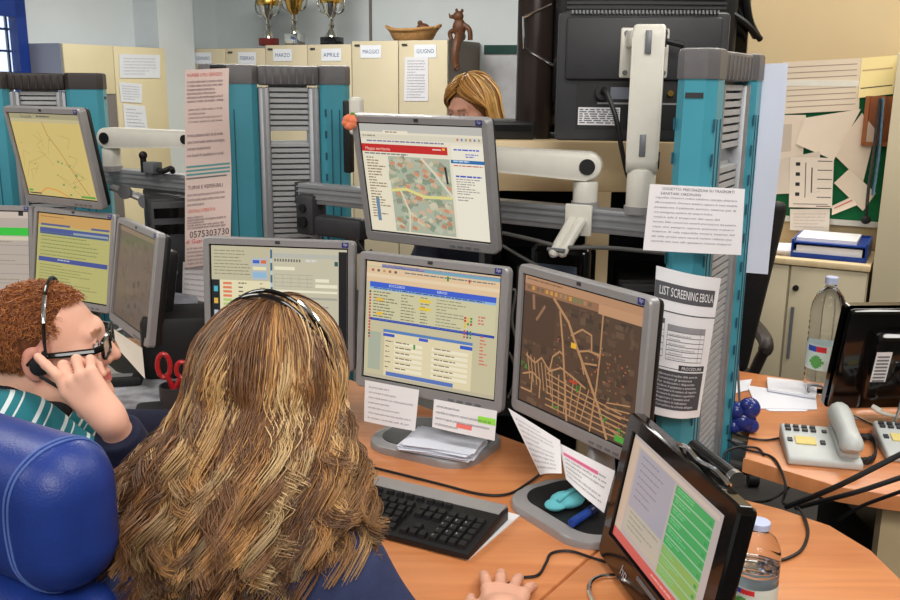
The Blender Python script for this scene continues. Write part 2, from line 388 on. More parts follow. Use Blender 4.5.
# trophies, basket, carving
def trophy(px, name_l, h, stem_m, cup_m, base_m, bh, bw):
    p = PP(px, 44, rp(0, TFR + .12), EY); z = ZC[1]
    r = empty('trophy', (p.x, p.y, z), (0, 0, AR), name_l, 'trophy', 'trophies on the cupboards')
    bm = B(); box(bm, (0, 0, bh / 2), (bw, bw * .8, bh), None, .006); fin('base', bm, base_m, r)
    bm = B(); lathe(bm, [(bw * .36, bh), (bw * .34, bh + .012), (.03, bh + .035), (.016, bh + .06), (.024, bh + .085), (.016, bh + .1), (.022, bh + .13)], n=20); fin('stem', bm, M['silv'], r)
    b0 = bh + .13
    bm = B(); lathe(bm, [(.02, b0), (.05, b0 + .04), (.068, b0 + .1), (.075, b0 + .2), (.088, b0 + h), (.08, b0 + h - .01), (.066, b0 + .18), (.03, b0 + .05)], n=24); fin('cup', bm, cup_m, r)
    for sx in (-1, 1):
        bm = B(); tube(bm, spline([(sx * .05, 0, b0 + .03), (sx * .1, 0, b0 + .05), (sx * .115, 0, b0 + .12), (sx * .08, 0, b0 + .17)], 6), .007, 8); fin('handle', bm, M['silv'], r)
    bm = B(); lathe(bm, [(.077, b0 + .1), (.08, b0 + .11), (.081, b0 + .14), (.077, b0 + .15)], n=24); fin('band', bm, M['gold'], r)
trophy(269, 'silver two-handled trophy cup on a dark red base, leftmost of three', .24, 0, M['silv'], M['maroon'], .055, .12)
trophy(295, 'silver trophy cup with gilt belly on a broad silver plinth, between two others', .22, 0, M['gold'], M['silv'], .085, .12)
trophy(332, 'tall trophy cup on a black wooden block, nearest the wicker basket', .3, 0, M['silv'], M['gloss'], .055, .135)
p = PP(413, 40, rp(0, TFR + .15), EY)
bk = empty('wicker_basket', (p.x, p.y, zc), (0, 0, AR), 'shallow oval wicker basket on the cupboard labelled GIUGNO', 'basket')
bm = B(); lathe(bm, [(.13, 0), (.15, .015), (.17, .05), (.185, .075), (.178, .078), (.155, .045), (.12, .012)], n=32, sy=.7); fin('bowl', bm, M['wicker'], bk)
bm = B(); tube(bm, [(.182 * math.cos(2 * math.pi * i / 32), .128 * math.sin(2 * math.pi * i / 32), .077 + .008 * math.cos(4 * math.pi * i / 32)) for i in range(33)], .011, 8); fin('rim', bm, M['wicker'], bk)
for sx in (-1, 1):
    bm = B(); tube(bm, spline([(sx * .17, -.03, .075), (sx * .21, -.015, .1), (sx * .21, .015, .1), (sx * .17, .03, .075)], 5), .008, 8); fin('handle', bm, M['wicker'], bk)
bm = B(); ball(bm, (.08, 0, .09), .036, 12, (1.3, 1, .8)); ball(bm, (.05, .01, .12), .018, 10); fin('dried_cone', bm, M['carved'], bk)
p = PP(463, 40, rp(0, TFR + .18), EY); p.z = zc
p = rp(sR + .03, TFR + .1, zc)
cv = empty('carved_figure', p, (0, 0, AR), 'brown carved wooden figure hanging over the grey cupboard end', 'carving'); cv.scale = (.7, .7, .8)
bm = B(); ball(bm, (0, 0, .1), .07, 14, (1, .7, 1.1)); ball(bm, (-.01, 0, .19), .05, 12, (1.1, .8, .9)); fin('torso', bm, M['carved'], cv)
bm = B(); tube(bm, [(-.06, 0, .19), (-.1, 0, .19), (-.11, 0, .215)], [.02, .014, .006], 8); ball(bm, (-.03, 0, .24), .015, 8); ball(bm, (.03, 0, .235), .016, 8); fin('head', bm, M['carved'], cv)
bm = B(); tube(bm, spline([(.05, 0, .12), (.11, 0, .08), (.12, 0, 0)], 5), .025, 8); tube(bm, spline([(-.05, 0, .08), (-.1, 0, .06), (-.08, 0, 0)], 5), .022, 8); fin('limb', bm, M['carved'], cv)
bm = B(); tube(bm, spline([(.03, 0, .03), (.06, -.12, .02), (.07, -.2, -.1), (.075, -.2, -.2), (.10, -.2, -.24)], 6), [.04] * 12 + [.035] * 10 + [.025] * 3, 10); fin('limb', bm, M['carved'], cv)
# ------------------------------------------------------------------ notice board and low cupboard at the yellow wall
TY = 4.3
def yp(x, y, off=.004): return PP(x, y, rp(0, TY - off), EY)
bdz = [yp(722, 95), yp(893, 88), yp(876, 221), yp(722, 214)]
s0, s1 = st(bdz[0])[0], st(bdz[1])[0] + .02; z1, z0 = yp(800, 85).z, yp(800, 217).z
nb = empty('notice_board', rp((s0 + s1) / 2, TY - .012, z0), label='green felt notice board covered in pinned papers on yellow wall', cat='notice board')
ml = Matrix.Translation(-nb.location)
bm = B(); rbox(bm, (s0, TY - .02, z0), (s1, TY - .001, z1)); fin('felt', bm, M['green'], nb, mx=ml)
bm = B(); rbox(bm, (s0, TY - .028, z0 - .02), (s1, TY - .019, z0 + .004)); rbox(bm, (s0, TY - .028, z1 - .004), (s1, TY - .019, z1 + .02)); rbox(bm, (s0 - .02, TY - .028, z0 - .02), (s0 + .004, TY - .019, z1 + .02)); rbox(bm, (s1 - .004, TY - .028, z0 - .02), (s1 + .016, TY - .019, z1 + .02)); bmesh.ops.remove_doubles(bm, verts=bm.verts, dist=.0001); fin('frame', bm, M['cream'], nb, mx=ml)
PN = [
    ('wide wall planner sheet with ruled rows along the top of the notice board', [(783, 62), (862, 58), (859, 110), (783, 114)], (216, 200, 178), [(.05, .1 + .11 * i, .95, .115 + .11 * i, (150, 130, 120)) for i in range(8)], []),
    ('yellow sheet pinned at the top right of the notice board', [(862, 58), (898, 55), (893, 94), (858, 98)], (232, 214, 152), [(.05, .3, .9, .34, (190, 160, 120)), (.05, .75, .95, .78, (90, 80, 70))], []),
    ('cream paper with drawn boxes at the left of the notice board', [(776, 115), (806, 115), (803, 158), (776, 162)], (222, 206, 186), [(.15, .2, .55, .8, (196, 180, 164))], []),
    ('blank cream sheet tilted under the wall planner', [(804, 118), (861, 109), (834, 160), (796, 144)], (228, 212, 192), [], []),
    ('cream sheet pinned diagonally beside the brown wooden pockets', [(832, 153), (862, 113), (876, 130), (863, 183)], (226, 208, 186), [], []),
    ('pale sheet tucked behind the calendar card', [(776, 160), (820, 151), (820, 192), (776, 194)], (214, 200, 184), [], []),
    ('calendar card with four black marks hanging at the board centre', [(790, 157), (834, 158), (832, 208), (789, 207)], (230, 216, 200), [(.14, .1 + .2 * i, .24, .17 + .2 * i, (40, 36, 40)) for i in range(4)] + [(.36, .1, .38, .8, (90, 84, 84)), (.5, .2, .53, .7, (90, 84, 84))] + [(.64, .06 + .18 * i, .97, .075 + .18 * i, (60, 56, 58)) for i in range(6)] + [(.1, .92, .9, .94, (150, 140, 134))], []),
    ('white page hanging below the calendar card', [(790, 209), (830, 209), (829, 231), (790, 230)], (226, 214, 200), [], lines(5, .1, .25, .85, .07, (170, 150, 140), .8, 21)),
    ('cream envelope pinned diagonally at the lower right of the board', [(834, 183), (849, 169), (876, 193), (863, 211)], (226, 210, 188), [], []),
    ('small printed card with a red line at the board bottom', [(832, 206), (853, 196), (857, 205), (832, 215)], (226, 208, 188), [(.1, .3, .9, .42, (196, 90, 80))], []),
]
for k, (lab, q, col, rc, tx) in enumerate(PN):
    sheet('pinned_paper', lab, 'paper', [yp(x, y, .026 + .003 * k) for x, y in q], col, rc, tx, group='papers pinned to the notice board', nx=4, ny=4, bulge=lambda u, v: .006 * v * v)
# brown pockets + lanyard
pa, pb = yp(869, 96, .03), yp(890, 146, .03)
sp0, sp1 = st(pa)[0], st(pb)[0] + .02
wp = empty('wooden_letter_rack', rp((sp0 + sp1) / 2, TY - .05, pb.z), label='brown wooden letter rack at the right of the notice board', cat='letter rack'); ml = Matrix.Translation(-wp.location)
bm = B(); rbox(bm, (sp0, TY - .035, pb.z), (sp1, TY - .024, pa.z)); fin('back', bm, M['brown'], wp, mx=ml)
for s in (sp0, (sp0 + sp1) / 2, sp1):
    bm = B(); rbox(bm, (s - .008, TY - .075, pb.z), (s + .008, TY - .024, pa.z)); fin('side', bm, M['brown'], wp, mx=ml)
bm = B(); rbox(bm, (sp0, TY - .075, pb.z), (sp1, TY - .024, pb.z + .015)); fin('bottom', bm, M['brown'], wp, mx=ml)
ly = empty('lanyard', yp(878, 98, .09), label='black and pale blue lanyard hanging in front of the letter rack', cat='lanyard'); ml = Matrix.Translation(-ly.location)
bm = B(); tube(bm, spline([yp(880, 98, .09), yp(874, 150, .09), yp(869, 185, .085), yp(867, 205, .08)], 8), .012, 8, .4); fin('cord', bm, mat('patterned_strap', (50, 46, 44), .8, 0, .5, 60), ly, mx=ml)
bm = B(); tube(bm, spline([yp(883, 98, .085), yp(879, 150, .085), yp(873, 195, .08)], 8), .012, 8, .4); o = fin('cord', bm, mat('pale_blue_strap', (110, 150, 180), .8, 0, .2, 60), ly, mx=ml); o['label'] = 'pale blue cord'
bm = B(); q = yp(866, 220, .08); tube(bm, [yp(867, 205, .08), q], .006, 6); ball(bm, q, .022, 10, (1, .5, .8)); fin('clip', bm, M['rubber'], ly, mx=ml)
# low cupboard
TL = 3.93; zl = PP(830, 262, rp(0, TL), EY).z
sa, sb_ = st(PP(722, 262, rp(0, TL), EY))[0], st(PP(869, 270, rp(0, TL), EY))[0]
sm = st(PP(787, 300, rp(0, TL), EY))[0]
org = rp((sa + sb_) / 2, TL, 0); lc = empty('low_cupboard', org, label='low beige two-door cupboard under the notice board', cat='cupboard'); ml = Matrix.Translation(-org)
bm = B(); rbox(bm, (sa, TL + .02, 0), (sb_, TY - .002, zl - .025)); fin('carcass', bm, M['cbeige'], lc, mx=ml)
bm = B(); rbox(bm, (sa - .01, TL - .012, zl - .025), (sb_ + .005, TY - .002, zl), .003); fin('top', bm, M['ltwood'], lc, mx=ml)
for a, b_ in ((sa, sm), (sm, sb_)):
    bm = B(); rbox(bm, (a + .004, TL, .06), (b_ - .004, TL + .018, zl - .03), .003); d = fin('door', bm, M['cbeige'], lc, mx=ml)
bm = B(); cyl(bm, ml @ rp(sm + .03, TL - .012, zl - .12), ml @ rp(sm + .03, TL, zl - .12), .012); fin('knob', bm, M['rubber'], d)
bm = B(); rbox(bm, (sm + .02, TL - .012, zl - .42), (sm + .032, TL, zl - .2)); fin('handle', bm, M['greymetal'], d, mx=ml)
# tall cupboard at the right edge
sc0 = sb_ + .012; zt = PP(894, 52, rp(0, TL), EY).z
org = rp(sc0 + .4, TL, 0); tc_ = empty('storage_cupboard', org, label='tall beige cupboard at the right end of the low cupboard, cut by the frame', cat='cupboard'); ml = Matrix.Translation(-org)
bm = B(); rbox(bm, (sc0, TL + .02, 0), (sc0 + .8, TY - .002, zt)); fin('carcass', bm, M['cbeige'], tc_, mx=ml)
for k in range(2):
    bm = B(); rbox(bm, (sc0 + .4 * k + .002, TL - .005, .06), (sc0 + .4 * k + .398, TL + .018, zt - .005), .003); fin('door', bm, M['cbeige'], tc_, mx=ml)
# blue tray with papers, loose papers on the low cupboard
p0 = PP(843, 256, rp(0, TL + .12), EY); ts, tt = st(p0)
tr = empty('document_tray', rp(ts - .05, TL + .17, zl), (0, 0, AR), 'blue plastic document tray full of papers on the low cupboard', 'tray')
bm = B(); b2(bm, (-.14, -.13, 0), (.14, .13, .008)); b2(bm, (-.14, -.13, .06), (.14, .13, .066))
for sx in (-1, 1): b2(bm, (sx * .14 - .004, -.13, 0), (sx * .14 + .004, .13, .075))
b2(bm, (-.14, .122, 0), (.14, .13, .075)); b2(bm, (-.14, -.13, 0), (.14, -.124, .02)); fin('tray', bm, M['blue'], tr)
bm = B(); b2(bm, (-.125, -.12, .008), (.125, .11, .05)); o = fin('paper_stack', bm, M['paper'], tr)
bm = B(); b2(bm, (-.13, -.1, .066), (.1, .12, .08)); fin('paper_stack', bm, M['paper'], tr)
q0 = PP(808, 250, rp(0, TL + .12), EY); s_, t_ = st(q0)
bm = B()
for i in range(4):
    k = B(); box(k, (0, 0, .004 + i * .006), (.24, .2, .005), Euler((0, 0, .1 * i)).to_matrix()); me = bpy.data.meshes.new('t'); k.to_mesh(me); k.free(); bm.from_mesh(me); bpy.data.meshes.remove(me)
tag(fin('paper_pile', bm, M['paper'], None, rp(s_ - .02, TL + .16, zl), (0, 0, AR)), 'loose pile of white papers beside the blue tray on low cupboard', 'paper pile')
# ------------------------------------------------------------------ partition towers
def hexpost(cx, hx=.056, hy=.05, ch=.018):
    return [(cx - hx, -hy + ch), (cx - hx + ch, -hy), (cx + hx - ch, -hy), (cx + hx, -hy + ch), (cx + hx, hy - ch), (cx + hx - ch, hy), (cx - hx + ch, hy), (cx - hx, hy - ch)]
def tower(loc, yaw, label, T, capm, posts, pc, pw, ch=.056, hy=.05):
    r = empty('partition_tower', (*loc, 0), (0, 0, yaw), label, 'partition tower', 'teal partition towers of the desks')
    for cx, hx in posts:
        sx = 1 if cx > 0 else -1
        bm = B(); prism(bm, hexpost(cx, hx, hy), .02, T - ch); p_ = fin('post', bm, M['teal'], r)
        bm = B(); prism(bm, hexpost(cx, hx + .002, hy + .002, .018), T - ch, T, .008); fin('cap', bm, capm, p_)
        bm = B()
        for fy in (-1, 1):
            for k in range(20): box(bm, (cx - .03, fy * hy, T - .14 - k * .065), (.006, .003, .022))
            for o in (-.012, .012): box(bm, (cx + o, fy * (hy + .0005), (T - .1) / 2), (.003, .002, T - .16))
        fin('slot_strip', bm, mat('dark_teal', (26, 84, 104), .5) if 'dark_teal' not in bpy.data.materials else bpy.data.materials['dark_teal'], p_)
        bm = B(); box(bm, (cx + sx * (hx + .0005), 0, T - ch - .03), (.002, .034, .010)); fin('end_slot', bm, M['dark'], p_)
    for sx in (-1, 1):
        bm = B(); x = pc + sx * (pw - .017)
        box(bm, (x, 0, (T - ch) / 2), (.034, hy * 1.56, T - ch - .02), None, .006); box(bm, (x, 0, (T - ch) / 2), (.008, hy * 1.68, T - ch - .02)); fin('side_frame', bm, M['alu'], r)
    w = 2 * pw - .066; z = T - ch - .012; gap = (T - .225, T - .195); bm = B()
    while z > .08:
        if not (gap[0] < z < gap[1]): box(bm, (pc, 0, z), (w, hy, .0035)); box(bm, (pc, -hy * .48, z - .004), (w, .003, .011)); box(bm, (pc, hy * .48, z - .004), (w, .003, .011))
        z -= .0165
    box(bm, (pc, 0, (gap[1] + T - ch) / 2), (w, .004, T - ch - gap[1])); box(bm, (pc, 0, gap[0] / 2 + .02), (w, .004, gap[0] - .04))
    fin('louver_panel', bm, M['louv'], r)
    bm = B(); b2(bm, (pc - pw, -hy * .88, T - ch - .004), (pc + pw, hy * .88, T - .002), .01)
    for k in range(7): b2(bm, (pc - pw * .8 + k * pw * .26, -hy * .93, T - ch), (pc - pw * .8 + .006 + k * pw * .26, hy * .93, T - .01))
    fin('panel_cap', bm, capm, r)
    return r
TC, TR_ = PY(280, 150, 2.86).xy, Vector((.556, 1.94)); TLF = PY(45, 150, 3.34).xy
tower(TC, R(14), 'teal partition tower with grey caps behind the tilted map monitor, pink sheets on it', 1.598, M['capg'], ((-.146, .083), (.167, .046)), .029, .091)
tower(TR_, R(60), 'teal partition tower seen edge-on at right with white sheets taped to it', 1.618, M['capg'], ((-.165, .042), (.165, .042)), 0, .123, hy=.038)
tower(TLF, R(10), 'teal partition tower with dark brown caps at the far left', 1.572, M['capd'], ((-.157, .063), (.157, .063)), 0, .094)
# ------------------------------------------------------------------ rails
def rail(a, b, label, hz=.058):
    a, b = Vector(a), Vector(b); d = b - a; L = d.length; yaw = math.atan2(d.y, d.x)
    r = empty('mounting_rail', (a + b) / 2, (0, 0, yaw), label, 'rail', 'grey rails between the partition towers')
    bm = B(); box(bm, (0, 0, 0), (L, .05, hz), None, .004)
    for k in (-.012, .006, .02): box(bm, (0, -.026, k), (L, .004, .005))
    fin('beam', bm, M['rail'], r)
    for sx in (-1, 1):
        bm = B(); box(bm, (sx * L / 2, 0, 0), (.012, .056, hz + .006), None, .003); fin('end_cap', bm, M['dark'], r)
    return r
RL, RR = Vector((-.44, 2.72, 1.232)), Vector((.585, 2.06, 1.232))
rail(RL, RR, 'grey grooved rail running behind the upright monitors to the right tower')
rail((-1.24, 3.24, 1.225), (-.70, 2.88, 1.225), 'brownish grey rail between the left and middle towers')
def onrail(px):
    d = ray(px, 200); n = Vector((-(RR - RL).y, (RR - RL).x, 0)).normalized()
    p = PP(px, 200, RL, n); return Vector((p.x, p.y, 1.232))
ry = math.atan2((RR - RL).y, (RR - RL).x)
# bracket at the left end of the rail
p = RL + Vector((.03, -.03, -.06))
br = empty('rail_bracket', p, (0, 0, ry), 'black clamp block at the rail end under the middle tower', 'bracket')
bm = B(); box(bm, (0, 0, 0), (.07, .07, .12), None, .015); fin('block', bm, M['dark'], br)
bm = B(); cyl(bm, (.0, -.034, -.02), (.0, -.046, -.02), .016); cyl(bm, (.0, -.034, .02), (.0, -.042, .02), .012); fin('knob', bm, M['black'], br)
bm = B(); box(bm, (.11, 0, -.03), (.18, .05, .06), None, .01); box(bm, (.16, 0, -.07), (.05, .04, .06), None, .008); fin('lower_arm', bm, M['dark'], br)
# arms
def monitor_arm(base, beam, label, vesa=None, rw=.031):
    """base: point on rail top; beam: two points, hub end first"""
    r = empty('monitor_arm', base, label=label, cat='monitor arm', group='cream monitor arms on the rails')
    o = Vector(base); h, e = Vector(beam[0]) - o, Vector(beam[1]) - o
    bm = B(); cyl(bm, (0, 0, 0), (0, 0, h.z - .035), .030, bev=.004); fin('pivot', bm, M['cream'], r)
    bm = B(); cyl(bm, (0, 0, -.005), (0, 0, .012), .0335); fin('collar', bm, M['silver'], r)
    d = (e - h).normalized(); sd = Vector((d.y, -d.x, 0)).normalized() if abs(d.z) < .9 else Vector((1, 0, 0))
    if sd.y > 0: sd = -sd
    up = sd.cross(d); 
    if up.z < 0: up = -up
    bm = B(); prof = []
    L = (e - h).length
    for i in range(13): a = R(90 + 180 * i / 12); prof.append((.034 * math.cos(a), .034 * math.sin(a)))
    for i in range(13): a = R(-90 + 180 * i / 12); prof.append((L + .026 * math.cos(a), .026 * math.sin(a)))
    vs = [[bm.verts.new(h + d * x + up * y + sd * k) for x, y in prof] for k in (-rw, rw)]
    bridge(bm, vs[0], vs[1]); f0 = bm.faces.new(vs[0][::-1]); f1 = bm.faces.new(vs[1])
    bmesh.ops.bevel(bm, geom=list(f0.edges) + list(f1.edges), offset=.007, segments=3, profile=.5, affect='EDGES')
    b = fin('beam', bm, M['cream'], r)
    for q, rr in ((h, .019), (e, .015)):
        for k in (-1, 1):
            bm = B(); cyl(bm, q + sd * k * (rw - .002), q + sd * k * (rw + .003), rr); fin('pivot_cap', bm, M['black'], b)
    if vesa is not None:
        v, ang = vesa; v = Vector(v) - o
        bm = B(); tube(bm, [e, e.lerp(v, .6), v], .02, 12); fin('wrist', bm, M['cream'], r)
        bm = B(); box(bm, v, (.115, .012, .115), Euler(ang).to_matrix(), .006)
        fin('vesa_plate', bm, M['cream'], r)
    return r
pA_ = onrail(585); top = Vector((0, 0, .03))
armA = monitor_arm(pA_ + top, (pA_ + Vector((.004, -.0, .127)), Vector((-.0, 2.30, 1.375))), 'cream horizontal arm on the rail holding the upper browser monitor', (Vector((-.035, 2.207, 1.333)), (R(10.9), 0, R(-31.6))))
bm = B(); o = pA_ + top
def loc(v): return Vector(v) - o
n_ = Vector(((RR - RL).y, -(RR - RL).x, 0)).normalized(); dR = (RR - RL).normalized()
box(bm, n_ * .033 + Vector((0, 0, -.03)), (.07, .008, .075), Euler((0, 0, ry)).to_matrix(), .003); fin('clamp_plate', bm, M['cream'], armA)
bm = B()
for k in (-.012, .012):
    a = n_ * .04 + Vector((0, 0, -.03)) + dR * k; tip = PY(556 + k * 350, 256, (o + n_ * .12).y) - o
    tube(bm, spline([a, a.lerp(tip, .5), tip], 6), [.013] * 9 + [.011, .012, .012, .006], 10)
fin('fork', bm, M['cream'], armA)
bm = B(); tip = PY(556, 250, (o + n_ * .12).y) - o; cyl(bm, tip - dR * .022, tip + dR * .022, .005); fin('bolt', bm, M['greymetal'], armA)
pK = onrail(640)
hubK = Vector((pK.x, pK.y, 0)); hubK.z = PY(648, 160, pK.y).z
endK = PY(650, 38, pK.y); endK.x = pK.x + .006; endK.y = pK.y + .01
armK = empty('monitor_arm', pK + top, label='cream upright arm on the rail holding the black monitor seen from behind', cat='monitor arm', group='cream monitor arms on the rails'); o = pK + top
bm = B(); cyl(bm, (0, 0, 0), (0, 0, hubK.z - o.z - .02), .033, bev=.004); fin('pivot', bm, M['cream'], armK)
bm = B(); cyl(bm, (0, 0, -.006), (0, 0, .012), .037); fin('collar', bm, M['silver'], armK)
h, e = hubK - o, endK - o
bm = B(); prof = []
L = e.z - h.z
for i in range(13): a = R(180 + 180 * i / 12); prof.append((.034 * math.cos(a), h.z + .034 * math.sin(a)))
for i in range(13): a = R(180 * i / 12); prof.append((.03 * math.cos(a), e.z + .03 * math.sin(a)))
prof = [(y, z) for y, z in prof]
vs = [[bm.verts.new((k, y, z)) for y, z in prof] for k in (-.036, .036)]
bridge(bm, vs[0], vs[1]); f0 = bm.faces.new(vs[0][::-1]); f1 = bm.faces.new(vs[1])
bmesh.ops.bevel(bm, geom=list(f0.edges) + list(f1.edges), offset=.008, segments=3, profile=.5, affect='EDGES')
beam = fin('beam', bm, M['cream'], armK, rot=(0, 0, R(-14)))
for zz in (h.z, e.z):
    bm = B(); cyl(bm, (.034, 0, zz), (.039, 0, zz), .02); fin('pivot_cap', bm, M['black'], beam)
for zz in (h.z + .035, e.z - .01):
    bm = B(); box(bm, (0, -.0325, zz), (.014, .008, .05), None, .001); fin('slot', bm, M['greymetal'], beam)
bm = B(); box(bm, e + Vector((-.02, .045, 0)), (.05, .06, .04), None, .008); fin('wrist', bm, M['cream'], armK)
vp = PY(624, 53, pK.y + .09) - o
bm = B(); box(bm, vp + Vector((.048, 0, 0)), (.115, .01, .115), None, .01); pl = fin('vesa_plate', bm, M['cream'], armK)
bm = B()
for sx in (-1, 1):
    for sz in (-1, 1):
            bm = B(); cyl(bm, vp + Vector((.048 + sx * .045, -.003, sz * .045)), vp + Vector((.048 + sx * .045, -.01, sz * .045)), .006, n=12); fin('screw', bm, M['greymetal'], pl)

bm = B(); tube(bm, [e + Vector((.03, .0, -.005)), e + Vector((.075, .0, -.015))], .007, 10); fin('lever', bm, M['black'], armK)
# arm of the left map monitor
q = Vector((-1.24, 3.24, 1.225)).lerp(Vector((-.70, 2.88, 1.225)), .28)
hq = PY(108, 138, q.y - .02)
q = Vector((hq.x, q.y, 1.254))
monitor_arm(q, (Vector((hq.x, q.y, hq.z)), PY(190, 139, q.y - .1)), 'grey-white arm on the left rail beside the tilted yellow map monitor')
# ------------------------------------------------------------------ screens
class UI(Art):
    def __init__(s, w, h, seed=1): super().__init__(); s.w, s.h, s.r = w, h, random.Random(seed)
    def p(s, u, v, l): return ((u - .5) * s.w, -.00015 * l, (.5 - v) * s.h)
    def rect(s, u0, v0, u1, v1, c, l=1): s.poly([s.p(u0, v0, l), s.p(u0, v1, l), s.p(u1, v1, l), s.p(u1, v0, l)], c)
    def line(s, pts, w, c, l=2):
        for (a, b), (c_, d) in zip(pts, pts[1:]):
            dx, dy = (c_ - a) * s.w, (d - b) * s.h; L = math.hypot(dx, dy) or 1; nx, ny = -dy / L * w / s.w, dx / L * w / s.h
            ex, ey = dx / L * w * .5 / s.w, dy / L * w * .5 / s.h
            s.poly([s.p(a + nx - ex, b + ny - ey, l), s.p(a - nx - ex, b - ny - ey, l), s.p(c_ - nx + ex, d - ny + ey, l), s.p(c_ + nx + ex, d + ny + ey, l)], c)
    def rows(s, u0, v0, u1, v1, n, c, l=3, fill=.45, wmin=.4, wmax=1.0):
        for i in range(n):
            v = v0 + (v1 - v0) * i / n; u = u0; end = u0 + (u1 - u0) * s.r.uniform(wmin, wmax)
            while u < end:
                k = min(end, u + s.r.uniform(.012, .05)); s.rect(u, v, k, v + (v1 - v0) / n * fill, c, l); u = k + .006
    def txt(s, t, u, v, hh, c, l=4, wfit=None):
        vs, fs, w = textpolys(t, hh * s.h * 1.35); k = 1 if not wfit else wfit * s.w / max(w, 1e-6)
        pts = [s.p(u + x * k / s.w, v - y / s.h, l) for x, y in vs]
        for f in fs: s.poly([pts[i] for i in f], c)
def ui_browser(w, h):
    a = UI(w, h, 3); a.rect(0, 0, 1, 1, (238, 229, 206)); a.rect(0, 0, 1, .07, (196, 194, 186), 2); a.rect(.2, .055, .41, .09, (244, 234, 208), 3)
    a.rows(.22, .063, .4, .085, 1, (150, 130, 110), 4); a.rect(0, .09, 1, .135, (226, 218, 196), 2); a.rows(.02, .1, .16, .125, 1, (150, 140, 120), 3)
    for i in range(6): a.rect(.8 + i * .033, .1, .815 + i * .033, .12, [(200, 120, 90), (120, 130, 190), (160, 160, 120)][i % 3], 3)
    a.rows(.05, .145, .75, .165, 1, (120, 120, 160), 3, .6, .9); a.rect(0, .18, .72, .25, (204, 40, 38), 3); a.txt('Mappa territorio', .03, .235, .03, (250, 220, 200), 4); a.rect(.68, .19, .7, .21, (240, 190, 60), 4)
    a.rect(.6, .2, .67, .212, (240, 200, 190), 4); a.rows(.02, .26, .4, .285, 1, (130, 130, 130), 3, .5, .95)
    a.rect(.02, .29, .2, .98, (240, 230, 204), 2); a.rows(.03, .3, .2, .88, 22, (150, 130, 96), 3, .42, .3); a.rect(.07, .68, .1, .9, (110, 140, 170), 4)
    a.rect(.22, .285, .73, .985, (178, 186, 164), 2)
    r = a.r
    for i in range(150):
        u, v = r.uniform(.22, .7), r.uniform(.29, .95); k = r.uniform(.012, .045); c = r.choice([(158, 170, 140), (196, 198, 176), (214, 206, 176), (150, 150, 132), (206, 182, 150), (140, 156, 132)])
        a.line([(u, v), (min(.725, u + k), min(.98, v + r.uniform(-.02, .03)))], r.uniform(.002, .008), c, 3)
    for i in range(42):
        u, v = r.uniform(.24, .7), r.uniform(.3, .95); a.line([(u, v), (min(.72, u + .025), v + .015)], .0045, r.choice([(214, 150, 116), (198, 140, 108), (222, 180, 150)]), 4)
    a.line([(.22, .6), (.35, .58), (.5, .64), (.72, .63)], .0035, (232, 222, 140), 5); a.line([(.5, .29), (.6, .42), (.73, .62)], .003, (226, 220, 196), 5); a.line([(.3, .6), (.36, .8), (.34, .98)], .0025, (226, 216, 186), 5)
    a.line([(.69, .36), (.7, .5)], .003, (50, 50, 54), 6)
    a.rect(.75, .16, 1, 1, (244, 237, 218), 2); a.rows(.77, .19, .97, .215, 1, (60, 80, 200), 3, .5, .9); a.rows(.86, .23, .99, .27, 2, (70, 90, 200), 3); a.rect(.74, .285, 1, .315, (40, 112, 178), 3); a.rows(.76, .29, .95, .31, 1, (200, 220, 235), 4, .6)
    a.rows(.76, .33, .99, .345, 1, (200, 90, 70), 3, .6, .95); a.rows(.77, .42, .98, .45, 1, (70, 90, 190), 3, .5, .95); a.rows(.77, .45, .97, .6, 7, (150, 140, 140), 3, .35); a.rows(.77, .61, .9, .66, 2, (150, 140, 140), 3, .35)
    return a
